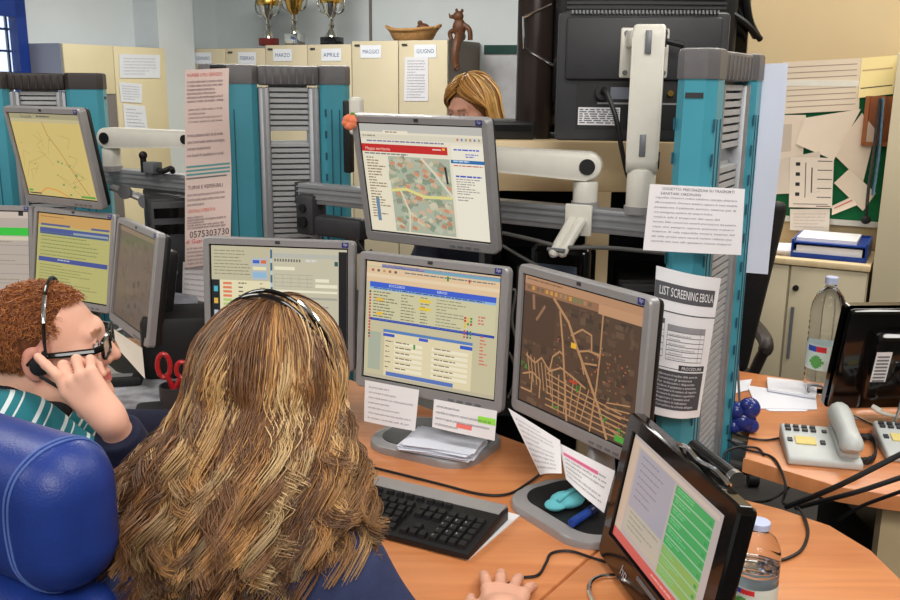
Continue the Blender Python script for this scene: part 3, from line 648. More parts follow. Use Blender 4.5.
def ui_table(w, h):
    a = UI(w, h, 5); a.rect(0, 0, 1, 1, (206, 196, 160)); a.rect(0, 0, 1, .035, (230, 205, 165), 2); a.rect(.12, .012, 1, .04, (52, 84, 170), 2); a.rect(.45, .02, 1, .045, (120, 170, 190), 3)
    a.rect(0, .045, 1, .17, (232, 200, 160), 2)
    for i in range(5): a.rect(.04 + .045 * i, .06, .06 + .045 * i, .08, [(170, 90, 70), (90, 90, 90), (190, 160, 90)][i % 3], 3)
    a.rows(.3, .06, .98, .08, 1, (110, 120, 120), 3, .5, .95); a.rect(.0, .1, 1, .13, (238, 214, 178), 3); a.rect(.62, .05, .635, .09, (60, 150, 60), 4); a.rect(.78, .055, .79, .085, (190, 60, 40), 4)
    a.rect(.03, .17, .98, .215, (58, 96, 208), 3); a.rect(.03, .215, .98, .235, (150, 186, 222), 3); a.txt('SOCCORSO', .18, .2, .022, (225, 235, 250)); a.txt('SERVIZI', .55, .2, .022, (225, 235, 250)); a.rows(.06, .218, .9, .232, 1, (50, 60, 110), 4, .6, 1)
    a.rect(.03, .235, .98, .49, (212, 206, 166), 2)
    for i in range(9):
        v = .25 + i * .026; a.rows(.06, v, .25, v + .02, 1, (120, 116, 90), 4, .45, .6); a.rows(.28, v, .4, v + .02, 1, (130, 126, 100), 4, .4, .4); a.rows(.43, v, .5, v + .02, 1, (120, 116, 90), 4, .4, .5); a.rows(.55, v, .78, v + .02, 1, (150, 146, 120), 4, .4, .3)
    for i in (1, 3): a.rect(.42, .235 + .033 * i, .51, .26 + .033 * i, (238, 204, 60), 5)
    for i in (2, 6): a.rect(.085, .245 + .03 * i, .14, .27 + .03 * i, (240, 190, 60), 5)
    for i in range(16): a.rect(.028, .25 + .026 * i, .042, .266 + .026 * i, [(206, 46, 36)] * 12 and ((206, 46, 36) if i not in (0, 14) else (60, 50, 50)), 6)
    for i in range(10): a.rect(.76 + .022 * (i % 3), .36 + .024 * (i // 3), .775 + .022 * (i % 3), .378 + .024 * (i // 3), [(206, 50, 40), (236, 196, 50), (70, 150, 70)][i % 3 if i < 6 else (i + 1) % 3], 6)
    for i in range(9): a.rect(.76 + .022 * (i % 3), .47 + .024 * (i // 3), .772 + .022 * (i % 3), .486 + .024 * (i // 3), [(206, 50, 40), (50, 60, 120), (60, 130, 70)][i % 3], 6)
    a.rows(.86, .34, .93, .42, 3, (214, 120, 110), 5, .5); a.rows(.88, .5, .94, .75, 9, (216, 120, 90), 5, .4)
    a.rect(.03, .48, .98, .502, (42, 70, 166), 4); a.rows(.06, .486, .9, .496, 1, (96, 120, 196), 5, .5, 1)
    a.rect(.16, .58, .83, .97, (232, 218, 178), 4); a.rect(.15, .565, .83, .59, (90, 130, 190), 5); a.rect(.15, .6, .24, .625, (60, 84, 190), 6); a.rect(.43, .595, .5, .62, (60, 90, 200), 6); a.rect(.74, .6, .83, .63, (50, 90, 200), 6)
    for i in range(6):
        v = .66 + .045 * i; a.rect(.24, v, .46, v + .028, (246, 236, 206), 5); a.rect(.53, v, .8, v + .028, (246, 236, 206), 5); a.rows(.17, v, .23, v + .02, 1, (110, 100, 90), 6, .4); a.rows(.25, v, .44, v + .024, 1, (130, 110, 90), 6, .4); a.rows(.55, v, .76, v + .024, 1, (140, 120, 100), 6, .4)
    a.rect(.39, .66, .405, .7, (60, 150, 60), 7); a.rect(.18, .93, .7, .965, (90, 120, 190), 6); a.rect(.03, .6, .13, .93, (176, 182, 160), 3)
    a.rect(0, .97, 1, 1, (196, 186, 160), 5)
    return a
def ui_sat(w, h, seed=9):
    a = UI(w, h, seed); a.rect(0, 0, 1, 1, (84, 62, 46)); r = a.r
    a.rect(0, 0, 1, .06, (186, 140, 104), 3); a.rows(.02, .015, .5, .04, 1, (130, 96, 70), 4); a.rect(.66, .06, 1, .13, (196, 148, 110), 3); a.rect(.0, .06, .66, .12, (150, 108, 78), 3)
    for i in range(14): a.rect(.03 + .042 * i, .07, .055 + .042 * i, .1, r.choice([(170, 130, 90), (206, 150, 60), (190, 70, 50), (120, 96, 70), (110, 130, 80)]), 4)
    for i in range(260):
        u, v = r.uniform(0, .95), r.uniform(.13, .97); k = r.uniform(.01, .07); c = r.choice([(70, 52, 40), (96, 72, 54), (76, 62, 44), (64, 50, 40), (104, 80, 60)])
        a.rect(u, v, min(1, u + k), min(1, v + r.uniform(.008, .05)), c, 2 + (i % 10) * .05)
    rd = (182, 136, 94)
    def L(pts, w=.0019): a.line(pts, w, rd, 5)
    L([(.28, .12), (.42, .26), (.52, .45), (.62, .62), (.72, .8), (.8, 1)], .0032); L([(.34, .2), (.38, .42), (.42, .7), (.46, 1)], .0026)
    L([(.7, .13), (.7, .4), (.69, .66), (.66, 1)], .002); L([(.45, .35), (.54, .28), (.62, .3), (.63, .42), (.7, .43)]); L([(.52, .45), (.6, .42), (.7, .42)]); L([(.58, .52), (.68, .5)]); L([(.54, .48), (.58, .6)])
    L([(.3, .56), (.36, .5), (.4, .52)]); L([(.3, .56), (.28, .68), (.38, .62), (.5, .66), (.6, .7)]); L([(.05, .62), (.14, .66), (.2, .6), (.28, .68)]); L([(.03, .78), (.12, .74), (.2, .78), (.2, .92)]); L([(.12, .74), (.12, .9), (.02, .9)])
    for i in range(7): L([(.06 + .035 * i, .6 + .01 * i), (.1 + .035 * i, .8 + .012 * i)], .0013)
    for i in range(6): L([(.3 + .066 * i, .66 + .02 * (i % 3)), (.33 + .05 * i, .95)], .0014)
    for i in range(6): L([(.26, .7 + .05 * i), (.5 + .05 * i, .74 + .045 * i), (.9, .78 + .035 * i)], .0014)
    for i in range(6): L([(.78, .74 + .035 * i), (.96, .7 + .05 * i)], .0013)
    for i in range(90):
        u, v = r.uniform(.3, .95), r.uniform(.35, .97)
        a.rect(u, v, u + .012, v + .012, r.choice([(150, 100, 70), (120, 86, 64), (176, 96, 60), (140, 110, 84)]), 4)
    for u, v in ((.53, .72), (.75, .86), (.9, .9), (.03, .7), (.34, .93)):
        for i in range(7):
            x_, y_ = u + r.uniform(-.03, .03), v + r.uniform(-.02, .02); a.rect(x_, y_, x_ + r.uniform(.008, .02), y_ + r.uniform(.008, .018), (70, 132, 52), 6)
    a.rect(.455, .4, .5, .44, (236, 180, 50), 7); a.rect(.46, .68, .53, .7, (190, 60, 40), 7); a.rect(.86, .94, 1, .985, (80, 160, 60), 6)
    a.rect(0, .14, .3, .5, (76, 56, 42), 4); a.line([(.09, .14), (.1, .24)], .004, (150, 110, 84), 5); a.line([(.2, .2), (.13, .32)], .003, (150, 110, 84), 5)
    return a
def ui_forms(w, h):
    a = UI(w, h, 11); a.rect(0, 0, 1, 1, (205, 198, 172)); a.rect(.94, .02, 1, 1, (14, 14, 18), 5)
    a.rect(0, 0, .44, .31, (200, 192, 160), 2); a.rows(.02, .04, .29, .28, 8, (140, 132, 108), 3, .25, .7); a.rect(.3, .1, .42, .3, (186, 192, 196), 3); a.rect(.31, .12, .36, .15, (60, 100, 200), 4); a.rect(.37, .12, .41, .15, (226, 110, 60), 4); a.rect(.31, .18, .41, .21, (240, 230, 180), 4); a.rect(.31, .23, .41, .28, (150, 190, 220), 4)
    a.rect(0, .31, .06, 1, (16, 20, 26), 3)
    for i in range(6): a.rect(.015, .37 + .11 * i, .045, .42 + .11 * i, [(80, 180, 200), (230, 180, 70), (190, 200, 210)][i % 3], 4)
    a.rect(.06, .31, .44, 1, (236, 226, 186), 2)
    for i in range(17):
        v = .33 + .038 * i; c = [(232, 130, 90), (232, 130, 90), (180, 210, 110), (200, 200, 110), (160, 205, 110), (226, 196, 90)][min(5, i // 2) if i < 12 else i % 2 + 2]
        a.rect(.085, v, .15, v + .022, c, 3); a.rows(.2, v, .3, v + .022, 1, (90, 86, 70), 3, .5, .3, .7); a.rows(.36, v, .42, v + .022, 1, (150, 140, 120), 3, .4, .3)
    a.rect(.44, .02, .455, 1, (60, 110, 140), 4)
    for i in range(8): a.rect(.44, .1 + .11 * i, .455, .14 + .11 * i, (190, 210, 214), 5)
    a.rect(.46, .05, .94, .09, (190, 190, 178), 3)
    for i in range(10): a.rect(.47 + .02 * i, .1, .482 + .02 * i, .125, (110, 110, 104), 4)
    a.rows(.7, .1, .9, .125, 1, (220, 220, 216), 4, .8); a.rect(.91, .11, .935, .15, (40, 90, 90), 4); a.rect(.47, .17, .62, .2, (240, 236, 206), 4)
    for i in range(4): a.rect(.47, .24 + .035 * i, .75, .243 + .035 * i, (150, 150, 136), 4)
    for i in range(5): a.rect(.47 + .06 * i, .24, .472 + .06 * i, .345, (150, 150, 136), 4)
    a.rect(.77, .27, .87, .3, (244, 238, 210), 4); a.rect(.77, .32, .93, .35, (244, 238, 210), 4); a.rect(.47, .38, .93, .4, (244, 238, 210), 4); a.rect(.47, .44, .93, .46, (170, 170, 154), 4); a.rows(.48, .48, .92, .95, 12, (160, 156, 136), 4, .35)
    return a
def ui_roadmap(w, h):
    a = UI(w, h, 13); a.rect(0, 0, 1, 1, (214, 190, 116)); a.rect(0, 0, 1, .06, (170, 160, 124), 2); a.rect(0, .06, 1, .1, (196, 184, 140), 2); a.txt('Cartografia', .16, .05, .035, (60, 60, 70)); a.rows(.4, .02, .75, .05, 1, (90, 90, 80), 3, .6)
    r = a.r
    for i in range(16):
        u, v = r.uniform(.05, .9), r.uniform(.15, .85); a.line([(u, v), (u + r.uniform(-.15, .15), v + r.uniform(-.1, .12)), (u + r.uniform(-.2, .2), min(.97, v + .16))], .0009, (190, 164, 96), 3)
    a.line([(.46, .1), (.5, .25), (.6, .4), (.68, .55), (.78, .75), (.9, .95)], .0014, (176, 120, 60), 4); a.line([(.2, .96), (.3, .9), (.45, .92), (.6, .99)], .002, (226, 150, 60), 4)
    for u, v, s_ in ((.5, .3, .02), (.55, .55, .03), (.6, .57, .025), (.7, .6, .025), (.76, .7, .035), (.85, .72, .02), (.5, .72, .02), (.55, .83, .03), (.7, .85, .03), (.2, .6, .02), (.08, .35, .015), (.62, .95, .03), (.74, .48, .018)):
        a.rect(u, v, u + s_, v + s_ * .8, (112, 160, 84), 5)
    a.rect(.02, .93, .08, .955, (80, 170, 60), 5); a.rect(.02, .97, .2, .985, (40, 40, 40), 5); a.rect(.78, .96, .98, .985, (90, 160, 70), 5)
    return a
def ui_list(w, h):
    a = UI(w, h, 17); a.rect(0, 0, 1, 1, (188, 182, 112)); a.rect(0, 0, 1, .14, (206, 160, 92), 2); a.rows(.03, .03, .5, .05, 1, (150, 110, 60), 3, .5); a.rect(.04, .12, .98, .145, (84, 92, 140), 3); a.rect(.45, .12, .74, .145, (206, 160, 92), 4)
    a.rect(.03, .17, .98, .225, (72, 86, 150), 3); a.rect(.5, .2, .97, .225, (150, 160, 170), 4); a.rect(.03, .225, .98, .25, (96, 120, 150), 3); a.rows(.05, .23, .95, .247, 1, (40, 60, 90), 4, .6, 1)
    for i in range(6): a.rect(.03, .26 + .045 * i, .98, .262 + .045 * i, (160, 168, 100), 3); a.rows(.05, .27 + .045 * i, .9, .295 + .045 * i, 1, (128, 140, 84), 3, .45, .7)
    a.rect(.03, .53, .98, .585, (66, 80, 150), 3); a.rows(.3, .545, .7, .57, 1, (190, 195, 200), 4, .5); a.rows(.05, .62, .9, .98, 10, (150, 150, 92), 3, .35, .3)
    return a
def ui_side(w, h):
    a = UI(w, h, 19); a.rect(0, 0, 1, 1, (186, 172, 160)); a.rect(0, 0, 1, .08, (206, 190, 176), 2); a.rect(.9, .0, .95, .05, (30, 30, 30), 3); a.rect(0, .2, 1, .3, (50, 196, 60), 3); a.rect(0, .31, 1, .36, (214, 206, 180), 3)
    for i in range(5): a.rect(0, .42 + .12 * i, 1, .425 + .12 * i, (140, 126, 120), 3); a.rows(.3, .37 + .12 * i, .95, .4 + .12 * i, 1, (160, 146, 130), 3, .5)
    return a
def ui_dim(w, h):
    a = UI(w, h, 23); a.rect(0, 0, 1, 1, (98, 80, 66)); a.rect(0, 0, 1, .05, (128, 104, 84), 2); r = a.r
    for i in range(60):
        u, v = r.uniform(0, .9), r.uniform(.08, .92); a.rect(u, v, u + r.uniform(.03, .12), v + r.uniform(.02, .08), r.choice([(90, 72, 58), (104, 86, 70), (94, 78, 66)]), 2 + .02 * i)
    for u, v in ((.5, .55), (.62, .5), (.58, .75), (.4, .8)): a.rect(u, v, u + .05, v + .05, (66, 52, 44), 4)
    return a
def ui_touch(w, h):
    a = UI(w, h, 29); a.rect(0, 0, 1, 1, (186, 172, 166)); a.rect(.02, .03, .96, .07, (204, 186, 170), 2); a.rect(0, .03, .08, .9, (206, 180, 158), 2); a.rect(.1, .08, .52, .62, (168, 162, 170), 2); a.rect(.1, .62, .52, .86, (190, 178, 160), 2)
    a.rows(.14, .12, .42, .56, 7, (140, 134, 142), 3, .22, .4); a.rows(.14, .65, .5, .84, 4, (160, 150, 136), 3, .3)
    for i in range(9):
        c = (72, 164, 92) if i < 6 else (136, 172, 88)
        a.rect(.54, .09 + .089 * i, .93, .165 + .089 * i, c, 3); a.rect(.54, .165 + .089 * i, .93, .179 + .089 * i, (150, 190, 150), 3); a.rows(.56, .105 + .089 * i, .8, .15 + .089 * i, 2, (120, 198, 136), 4, .4, .3, .8); a.rect(.89, .12 + .089 * i, .915, .15 + .089 * i, (60, 150, 80), 4)
    a.rect(0, .91, 1, 1, (206, 92, 86), 3); a.rows(.5, .94, .8, .97, 1, (236, 160, 150), 4, .6)
    return a
# ------------------------------------------------------------------ monitors
def ring(bm, w, h, l, r, t, b, y0, y1, rad=.012):
    o = rrect(w, h, rad, 4); ix, iz = w / 2, h / 2
    n = len(o)
    inn = []
    cx, cz = (l - r) / 2, (b - t) / 2; iw, ih = w - l - r, h - t - b
    for x, z in o: inn.append((cx + max(-iw / 2, min(iw / 2, x * 2)), cz + max(-ih / 2, min(ih / 2, z * 2))))
    vo = [[bm.verts.new((x, y, z)) for x, z in o] for y in (y0 + .004, y1)]
    vf = [bm.verts.new((x * (1 - .004 / w * 1.5), y0, z * (1 - .004 / h * 1.5))) for x, z in o]
    # inner rectangle, 4 verts
    q = [bm.verts.new((cx + sx * iw / 2, y, cz + sz * ih / 2)) for y in (y0, y0 + .008) for sx, sz in ((1, 1), (-1, 1), (-1, -1), (1, -1))]
    bridge(bm, vo[0], vo[1]); bridge(bm, vf, vo[0])
    k = n // 4
    for c in range(4):
        for i in range(c * k, c * k + k - 1): bm.faces.new((vf[i], vf[i + 1], q[c]))
        j = (c * k + k - 1); bm.faces.new((vf[j], vf[(j + 1) % n], q[(c + 1) % 4], q[c]))
    for c in range(4): bm.faces.new((q[c], q[(c + 1) % 4], q[4 + (c + 1) % 4], q[4 + c]))
    return cx, cz, iw, ih
def monitor(center, yaw, tilt, label, ui, w=.376, h=.315, stand=True, bx=0.0, bsz=(.275, .225), zbase=.74, m='silver', bz=(.016, .016, .017, .024), deep=.05, thick=.045, group=None, base_off=.0, badge=True, tray=True):
    cx, cy, cz = center
    root = empty('computer_monitor', (cx, cy, zbase if stand else cz), (0, 0, yaw), label, 'monitor', group)
    mx = Matrix.Translation((0, 0, cz - zbase if stand else 0)) @ Matrix.Rotation(tilt, 4, 'X')
    bm = B(); sx, sz, iw, ih = ring(bm, w, h, bz[0], bz[1], bz[2], bz[3], 0, .022)
    bez = fin('bezel', bm, M[m], root, mx=mx)
    bm = B(); b2(bm, (sx - iw / 2 - .002, .006, sz - ih / 2 - .002), (sx + iw / 2 + .002, .02, sz + ih / 2 + .002)); scr = fin('screen', bm, M['lcdoff'], root, mx=mx)
    mg = .004
    a = ui(iw - 2 * mg, ih - 2 * mg); a.build('screen_image', M['screen'], scr, mx @ Matrix.Translation((sx, .0055, sz)))
    bm = B(); b2(bm, (-w / 2 + .004, .018, -h / 2 + .004), (w / 2 - .004, thick, h / 2 - .004), .012); b2(bm, (-w / 2 + .06, thick - .005, -h / 2 + .05), (w / 2 - .06, thick - .005 + deep, h / 2 - .05), .018)
    fin('rear_shell', bm, M['black'], root, mx=mx)
    if badge:
        bm = B(); b2(bm, (w / 2 - bz[1] - .015, -.0012, h / 2 - bz[2] + .002), (w / 2 - bz[1] + .001, .002, h / 2 - .003)); bd = fin('badge', bm, mat('badge_blue', (50, 52, 120), .3) if 'badge_blue' not in bpy.data.materials else bpy.data.materials['badge_blue'], bez, mx=mx)
        A = Art(); vs, fs, tw = textpolys('hp', .013, .25)
        pts = [(w / 2 - bz[1] - .012 + x * .8, -.0016, h / 2 - bz[2] + .0065 + y * .8) for x, y in vs]
        for f in fs: A.poly([pts[i] for i in f], (200, 200, 225))
        A.build('logo', M['ink'], bd, mx)
        bm = B(); b2(bm, (-.006, -.001, h / 2 - .012), (.006, .002, h / 2 - .005)); fin('sensor', bm, M['dark'], bez, mx=mx)
        bm = B()
        for k in range(4): b2(bm, (.06 + k * .022, -.0015, -h / 2 + .008), (.074 + k * .022, .002, -h / 2 + .013))
        fin('buttons', bm, M['greymetal'], bez, mx=mx)
    if stand:
        hz = cz - zbase
        bm = B(); tube(bm, spline([(bx, .06 + base_off, .012), (bx * .5, .07 + base_off * .6, hz * .35), (0, .07, hz * .8), (0, .06, hz)], 5), .035, 14, .45); fin('neck', bm, M['silver'], root)
        fy = .0 + base_off
        bm = B(); prism(bm, rrect(*bsz, .07, 8, bx, fy), 0, .016, .006); bs = fin('base', bm, M['silver'], root)
        if tray:
            bm = B(); prism(bm, rrect(bsz[0] - .036, bsz[1] - .045, .055, 8, bx, fy + .010), .0155, .0172); o = fin('tray_inset', bm, M['black'], bs)
    return root
HPG = 'silver framed monitors at the woman\'s desk'
monA = monitor((-.067, 2.153, 1.32), R(-31.6), R(10.9), 'silver monitor on the arm showing a web page with red bar and aerial map', ui_browser, stand=False)
monB = monitor((-.049, 1.952, 1.021), R(-29.1), R(-4.3), 'silver monitor showing a blue-headed table of calls, on a stand with papers', ui_table, base_off=.04)
monD = monitor((.24, 1.706, 1.032), R(-56.3), R(-2.1), 'silver monitor showing a brown street map, right of the table monitor', ui_sat, base_off=-.028, bx=.066, bsz=(.262, .2))
monC = monitor((-.412, 2.144, 1.029), R(-8.3), R(-3.9), 'silver monitor showing beige forms, half hidden by the curly-haired woman', ui_forms, base_off=.03)
monF = monitor((-1.257, 2.914, 1.309), R(-30.6), R(10.2), 'tilted silver monitor showing a yellow road map at the far left', ui_roadmap, stand=False)
monG = monitor((-1.221, 2.907, .988), R(-28.1), R(-9.5), 'silver monitor showing a yellow list with blue bars, above the red-haired man', ui_list, base_off=.0)
monI = monitor((-.907, 2.56, .997), R(-55), R(-8.9), 'silver monitor with a dim brown screen, seen sharply from the side', ui_dim, base_off=.0)
_h = PP(30, 207, (-1.6, 3.05, 1), Vector((math.sin(R(-4)), -math.cos(R(-4)), 0)))
monH = monitor((_h.x - .19, 3.05, _h.z - .155), R(-4), R(-8), 'silver monitor with a green bar on screen, cut by the left frame edge', ui_side, base_off=.03)
monE = monitor((.322, 1.287, .884), R(-78.2), R(-10), 'black glossy touchscreen showing green buttons, nearest the camera at right', ui_touch, w=.372, h=.263, stand=False, thick=.034, deep=.04, m='gloss', bz=(.026, .03, .026, .048), badge=False)
def touch_extras(root, w, h, tilt, zc, hx=0.0):
    mx = Matrix.Rotation(tilt, 4, 'X')
    A = Art(); vs, fs, tw = textpolys('hp', .026, .25)
    for f in fs: A.poly([(vs[i][0] - .09, -.001, -h / 2 + .014 + vs[i][1]) for i in f], (190, 190, 195))
    A.build('logo', M['ink'], root, mx)
    bm = B(); b2(bm, (-.03, -.002, -h / 2 + .036), (.04, .002, -h / 2 + .042)); fin('status_light', bm, M['greymetal'], root, mx=mx)
    bm = B(); cyl(bm, (hx - .035, .115, 0), (hx + .035, .115, 0), .017, n=20, bev=.003); fin('hinge', bm, M['chrome'], root, mx=mx)
    bm = B(); cyl(bm, (hx, .05, 0), (hx, .115, 0), .02); fin('hinge_mount', bm, M['gloss'], root, mx=mx)
    zb = -zc + .004
    bm = B()
    for s in (-1, 1):
        tube(bm, spline([(hx + s * .02, .115, .0), (hx + s * .03, .12, zb * .5), (hx + s * .05, .13, zb + .02), (s * .09, .10, zb), (s * .12, .0, zb), (s * .12, -.05, zb), (s * .08, -.075, zb), (0, -.08, zb)], 8), .004, 8)
    fin('wire_stand', bm, M['chrome'], root)
touch_extras(monE, .372, .263, R(-10), .884 - .74)
bm = B(); cyl(bm, (-.02, .035, .137), (.1, .035, .140), .011, n=16); hd = fin('handle', bm, M['gloss'], monE, mx=Matrix.Rotation(R(-10), 4, 'X'))
bm = B(); mx = Matrix.Rotation(R(-10), 4, 'X')
tube(bm, spline([(-.04, .02, .131), (0, .014, .140), (.04, .014, .136), (.09, .014, .142), (.12, .02, .134)], 6), .004, 8)
cyl(bm, (.1, .035, .140), (.112, .035, .140), .012); fin('chrome_clip', bm, M['chrome'], monE, mx=mx)
# the same model seen from behind, at the right frame edge
J = (1.136, 2.19, .912)
monJ = monitor(J, R(184.4), R(-11.6), 'black glossy monitor seen from behind beside the water bottle, cut by right edge', ui_dim, w=.40, h=.28, stand=False, m='gloss', bz=(.026, .026, .026, .048), badge=False)
touch_extras(monJ, .40, .28, R(-11.6), J[2] - .742, .045)
mx = Matrix.Rotation(R(-11.6), 4, 'X')
for o in monJ.children:
    if o.name.startswith('rear_shell'): o.data.materials[0] = M['gloss']
for o in monE.children:
    if o.name.startswith('rear_shell'): o.data.materials[0] = M['gloss']
bm = B(); b2(bm, (.1, .0905, -.03), (.138, .0915, .05)); stk = fin('sticker', bm, M['paper'], monJ, mx=mx); stk['label'] = 'pale sticker with printed lines'
A = Art()
for i in range(8): A.poly([(.104, .0918, .04 - .0092 * i), (.134, .0918, .04 - .0092 * i), (.134, .0918, .035 - .0092 * i), (.104, .0918, .035 - .0092 * i)], (120, 120, 124))
A.build('printed_text', M['ink'], stk, mx)
bm = B(); tube(bm, spline([(.115, .09, -.1), (.1, .11, -.105), (.03, .12, -.115), (-.1, .12, -.115)], 6), .0045, 8); tube(bm, [(.115, .088, -.1), (.1, .105, -.104)], .007, 8); fin('lead', bm, M['cream'], monJ, mx=mx)
bm = B(); b2(bm, (-.06, .09, -.075), (.04, .092, -.062)); fin('nameplate', bm, M['greymetal'], monJ, mx=mx)
# black monitor seen from behind on the upright arm
kc = PY(640, 78, pK.y + .13)
KW, KH = .40, .30
monK = empty('computer_monitor', kc, (0, 0, R(180 - 6)), 'black monitor seen from behind on the upright cream arm, white label below', 'monitor')
mxk = Matrix.Identity(4)
bm = B(); ring(bm, KW, KH, .02, .02, .02, .03, -.03, -.005); fin('bezel', bm, M['gloss'], monK)
bm = B(); b2(bm, (-KW / 2 + .02, -.025, -KH / 2 + .02), (KW / 2 - .02, -.012, KH / 2 - .02)); fin('screen', bm, M['lcdoff'], monK)
bm = B(); b2(bm, (-KW / 2, -.01, -KH / 2), (KW / 2, .022, KH / 2), .01); b2(bm, (-KW / 2 + .02, .015, -.005), (KW / 2 - .02, .038, KH / 2 - .012), .006); sh = fin('rear_shell', bm, M['dark'], monK)
bm = B()
for i in range(40): b2(bm, (-KW / 2 + .03 + i * .0086, .012, KH / 2 - .004), (-KW / 2 + .034 + i * .0086, .034, KH / 2 + .004))
fin('vent_ribs', bm, M['greymetal'], sh)
bm = B(); b2(bm, (-KW / 2 + .04, .021, -KH / 2 + .03), (KW / 2 - .05, .0235, -.012)); rc = fin('connector_panel', bm, M['black'], sh)
bm = B(); b2(bm, (KW / 2 - .30, .023, -.062), (KW / 2 - .1, .0255, -.058)); fin('ledge', bm, M['silver'], rc)
bm = B(); b2(bm, (-.02, .0235, -.05), (.07, .0246, -.022)); fin('rating_plate', bm, mat('blue_grey_label', (120, 126, 140), .5), rc)
bm = B(); b2(bm, (.045, .0235, -.112), (.145, .0246, -.07)); wl_ = fin('sticker', bm, M['paper'], rc); wl_['label'] = 'white label with small print'
A = Art(); r_ = random.Random(4)
for j in range(7):
    x = .142
    while x > .05:
        k = r_.uniform(.006, .02); y = -.074 - j * .0052
        A.poly([(x, .0249, y), (max(.048, x - k), .0249, y), (max(.048, x - k), .0249, y - .0028), (x, .0249, y - .0028)], (96, 98, 108)); x -= k + .004
A.build('printed_text', M['ink'], wl_)
bm = B()
cyl(bm, (.09, .022, -.035), (.09, .05, -.035), .017); fin('plug', bm, M['black'], monK)
for x in (-.07, -.095):
    bm = B(); cyl(bm, (x, .022, -.035), (x, .04, -.035), .007); fin('socket', bm, M['gold'], monK)
bm = B(); tube(bm, spline([(.09, .05, -.035), (.085, .08, -.03), (.06, .1, -.09), (.04, .09, -.17), (.015, .06, -.24), (-.03, .04, -.27), (-.09, .01, -.29)], 8), .006, 8); fin('lead', bm, M['cable'], monK)
# television behind it, on a light wood cabinet
ty = 2.62
tz0, tz1 = PY(560, 139, ty).z, 1.97
tx0, tx1 = PY(517, 60, ty).x, PY(738, 60, ty + .1).x
tv = empty('television', ((tx0 + tx1) / 2, ty, tz0), (0, 0, R(-4)), 'large black television seen from behind, at the top beside the right tower', 'television')
w_, h_ = tx1 - tx0, tz1 - tz0
bm = B(); b2(bm, (-w_ / 2 + .05, .03, .02), (w_ / 2, .16, h_), .02); fin('casing', bm, M['gloss'], tv)
bm = B(); b2(bm, (-w_ / 2 + .1, -.06, .08), (w_ / 2 - .05, .06, h_ - .04), .04, 3); sh = fin('rear_shell', bm, M['black'], tv)
bm = B()
for i in range(22): b2(bm, (-w_ / 2 + .13, -.066, .25 + i * .012), (w_ / 2 - .09, -.05, .256 + i * .012))
fin('vent_ribs', bm, M['dark'], sh)
bm = B()
k = 12; prof = [(-w_ / 2 + .0 + .05 * (1 - math.cos(math.pi * i / k)), .0 - .03 * math.sin(math.pi * i / k)) for i in range(k + 1)] + [(-w_ / 2 + .1, .1), (-w_ / 2, .1)]
prism(bm, prof, 0, h_); o = fin('speaker_panel', bm, mat('brown_gloss', (56, 46, 42), .18, .3, .2, 5), tv)
bm = B(); X = -w_ / 2
tube(bm, [(X + .09, -.02, .36), (X + .015, -.045, .325), (X + .02, -.045, .245), (X + .1, -.02, .2)], .004, 6); fin('wire_bracket', bm, M['chrome'], o)
bm = B(); b2(bm, (-w_ / 2, .0, 0), (w_ / 2, .14, .02), .005); fin('base', bm, M['gloss'], tv)
bm = B(); tube(bm, spline([(w_ / 2 - .06, -.04, h_ - .06), (w_ / 2 - .02, .0, h_ * .6), (w_ / 2 + .02, .05, h_ * .5)], 6), .012, 8); tube(bm, spline([(w_ / 2 - .1, -.05, h_ * .62), (w_ / 2 - .03, -.03, h_ * .55), (w_ / 2 + .02, .0, h_ * .48)], 6), .009, 8); fin('cable_loop', bm, M['cable'], tv)
# light wood open cabinet under it
zt_ = tz0; cx0, cx1 = PY(486, 150, 2.55).x, PY(742, 150, 2.55).x
ow = empty('open_cabinet', ((cx0 + cx1) / 2, 2.7, 0), (0, 0, 0), 'light wood open cabinet behind the grey rail, under the black television', 'cabinet')
hw = (cx1 - cx0) / 2
zz = PY(600, 192, 2.5).z
bm = B(); b2(bm, (-hw, -.2, zz), (hw, .3, zt_), .003); fin('top_shelf', bm, M['ltwood'], ow)
bm = B(); pxx = PY(597, 260, 2.5).x - ow.location.x; b2(bm, (pxx - .03, -.2, 0), (pxx + .03, -.16, zz)); fin('upright', bm, M['ltwood'], ow)
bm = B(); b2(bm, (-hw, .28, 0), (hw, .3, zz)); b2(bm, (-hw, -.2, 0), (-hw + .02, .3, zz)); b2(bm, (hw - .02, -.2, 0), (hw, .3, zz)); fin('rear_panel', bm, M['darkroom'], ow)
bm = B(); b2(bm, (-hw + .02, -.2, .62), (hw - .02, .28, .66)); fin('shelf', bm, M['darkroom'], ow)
# ------------------------------------------------------------------ desks
ZD = .74
def desk(label, poly, legs, g='orange wood desks'):
    r = empty('desk', (sum(p[0] for p in poly) / len(poly), sum(p[1] for p in poly) / len(poly), 0), label=label, cat='desk', group=g)
    o = r.location
    bm = B(); prism(bm, [(x - o.x, y - o.y) for x, y in poly], ZD - .034, ZD, .004); fin('worktop', bm, M['desk'], r)
    for x, y, yaw, w in legs:
        bm = B(); b2(bm, (-w / 2, -.02, 0), (w / 2, .02, ZD - .034)); fin('leg', bm, M['ltwood'] if w < .2 else M['cgrey'], r, (x - o.x, y - o.y, 0), (0, 0, yaw))
    return r
desk('orange wood desk with keyboard and three silver monitors, in front of the curly-haired woman', [(.06, 1.212), (.398, 1.684), (.37, 1.80), (-.42, 2.60), (-.50, 2.64), (-.66, 1.78), (-.62, 1.62), (-.5, 1.48), (-.3, 1.40), (-.1, 1.31)], [(-.1, 2.15, R(-40), .5), (-.56, 2.1, R(80), .5)])
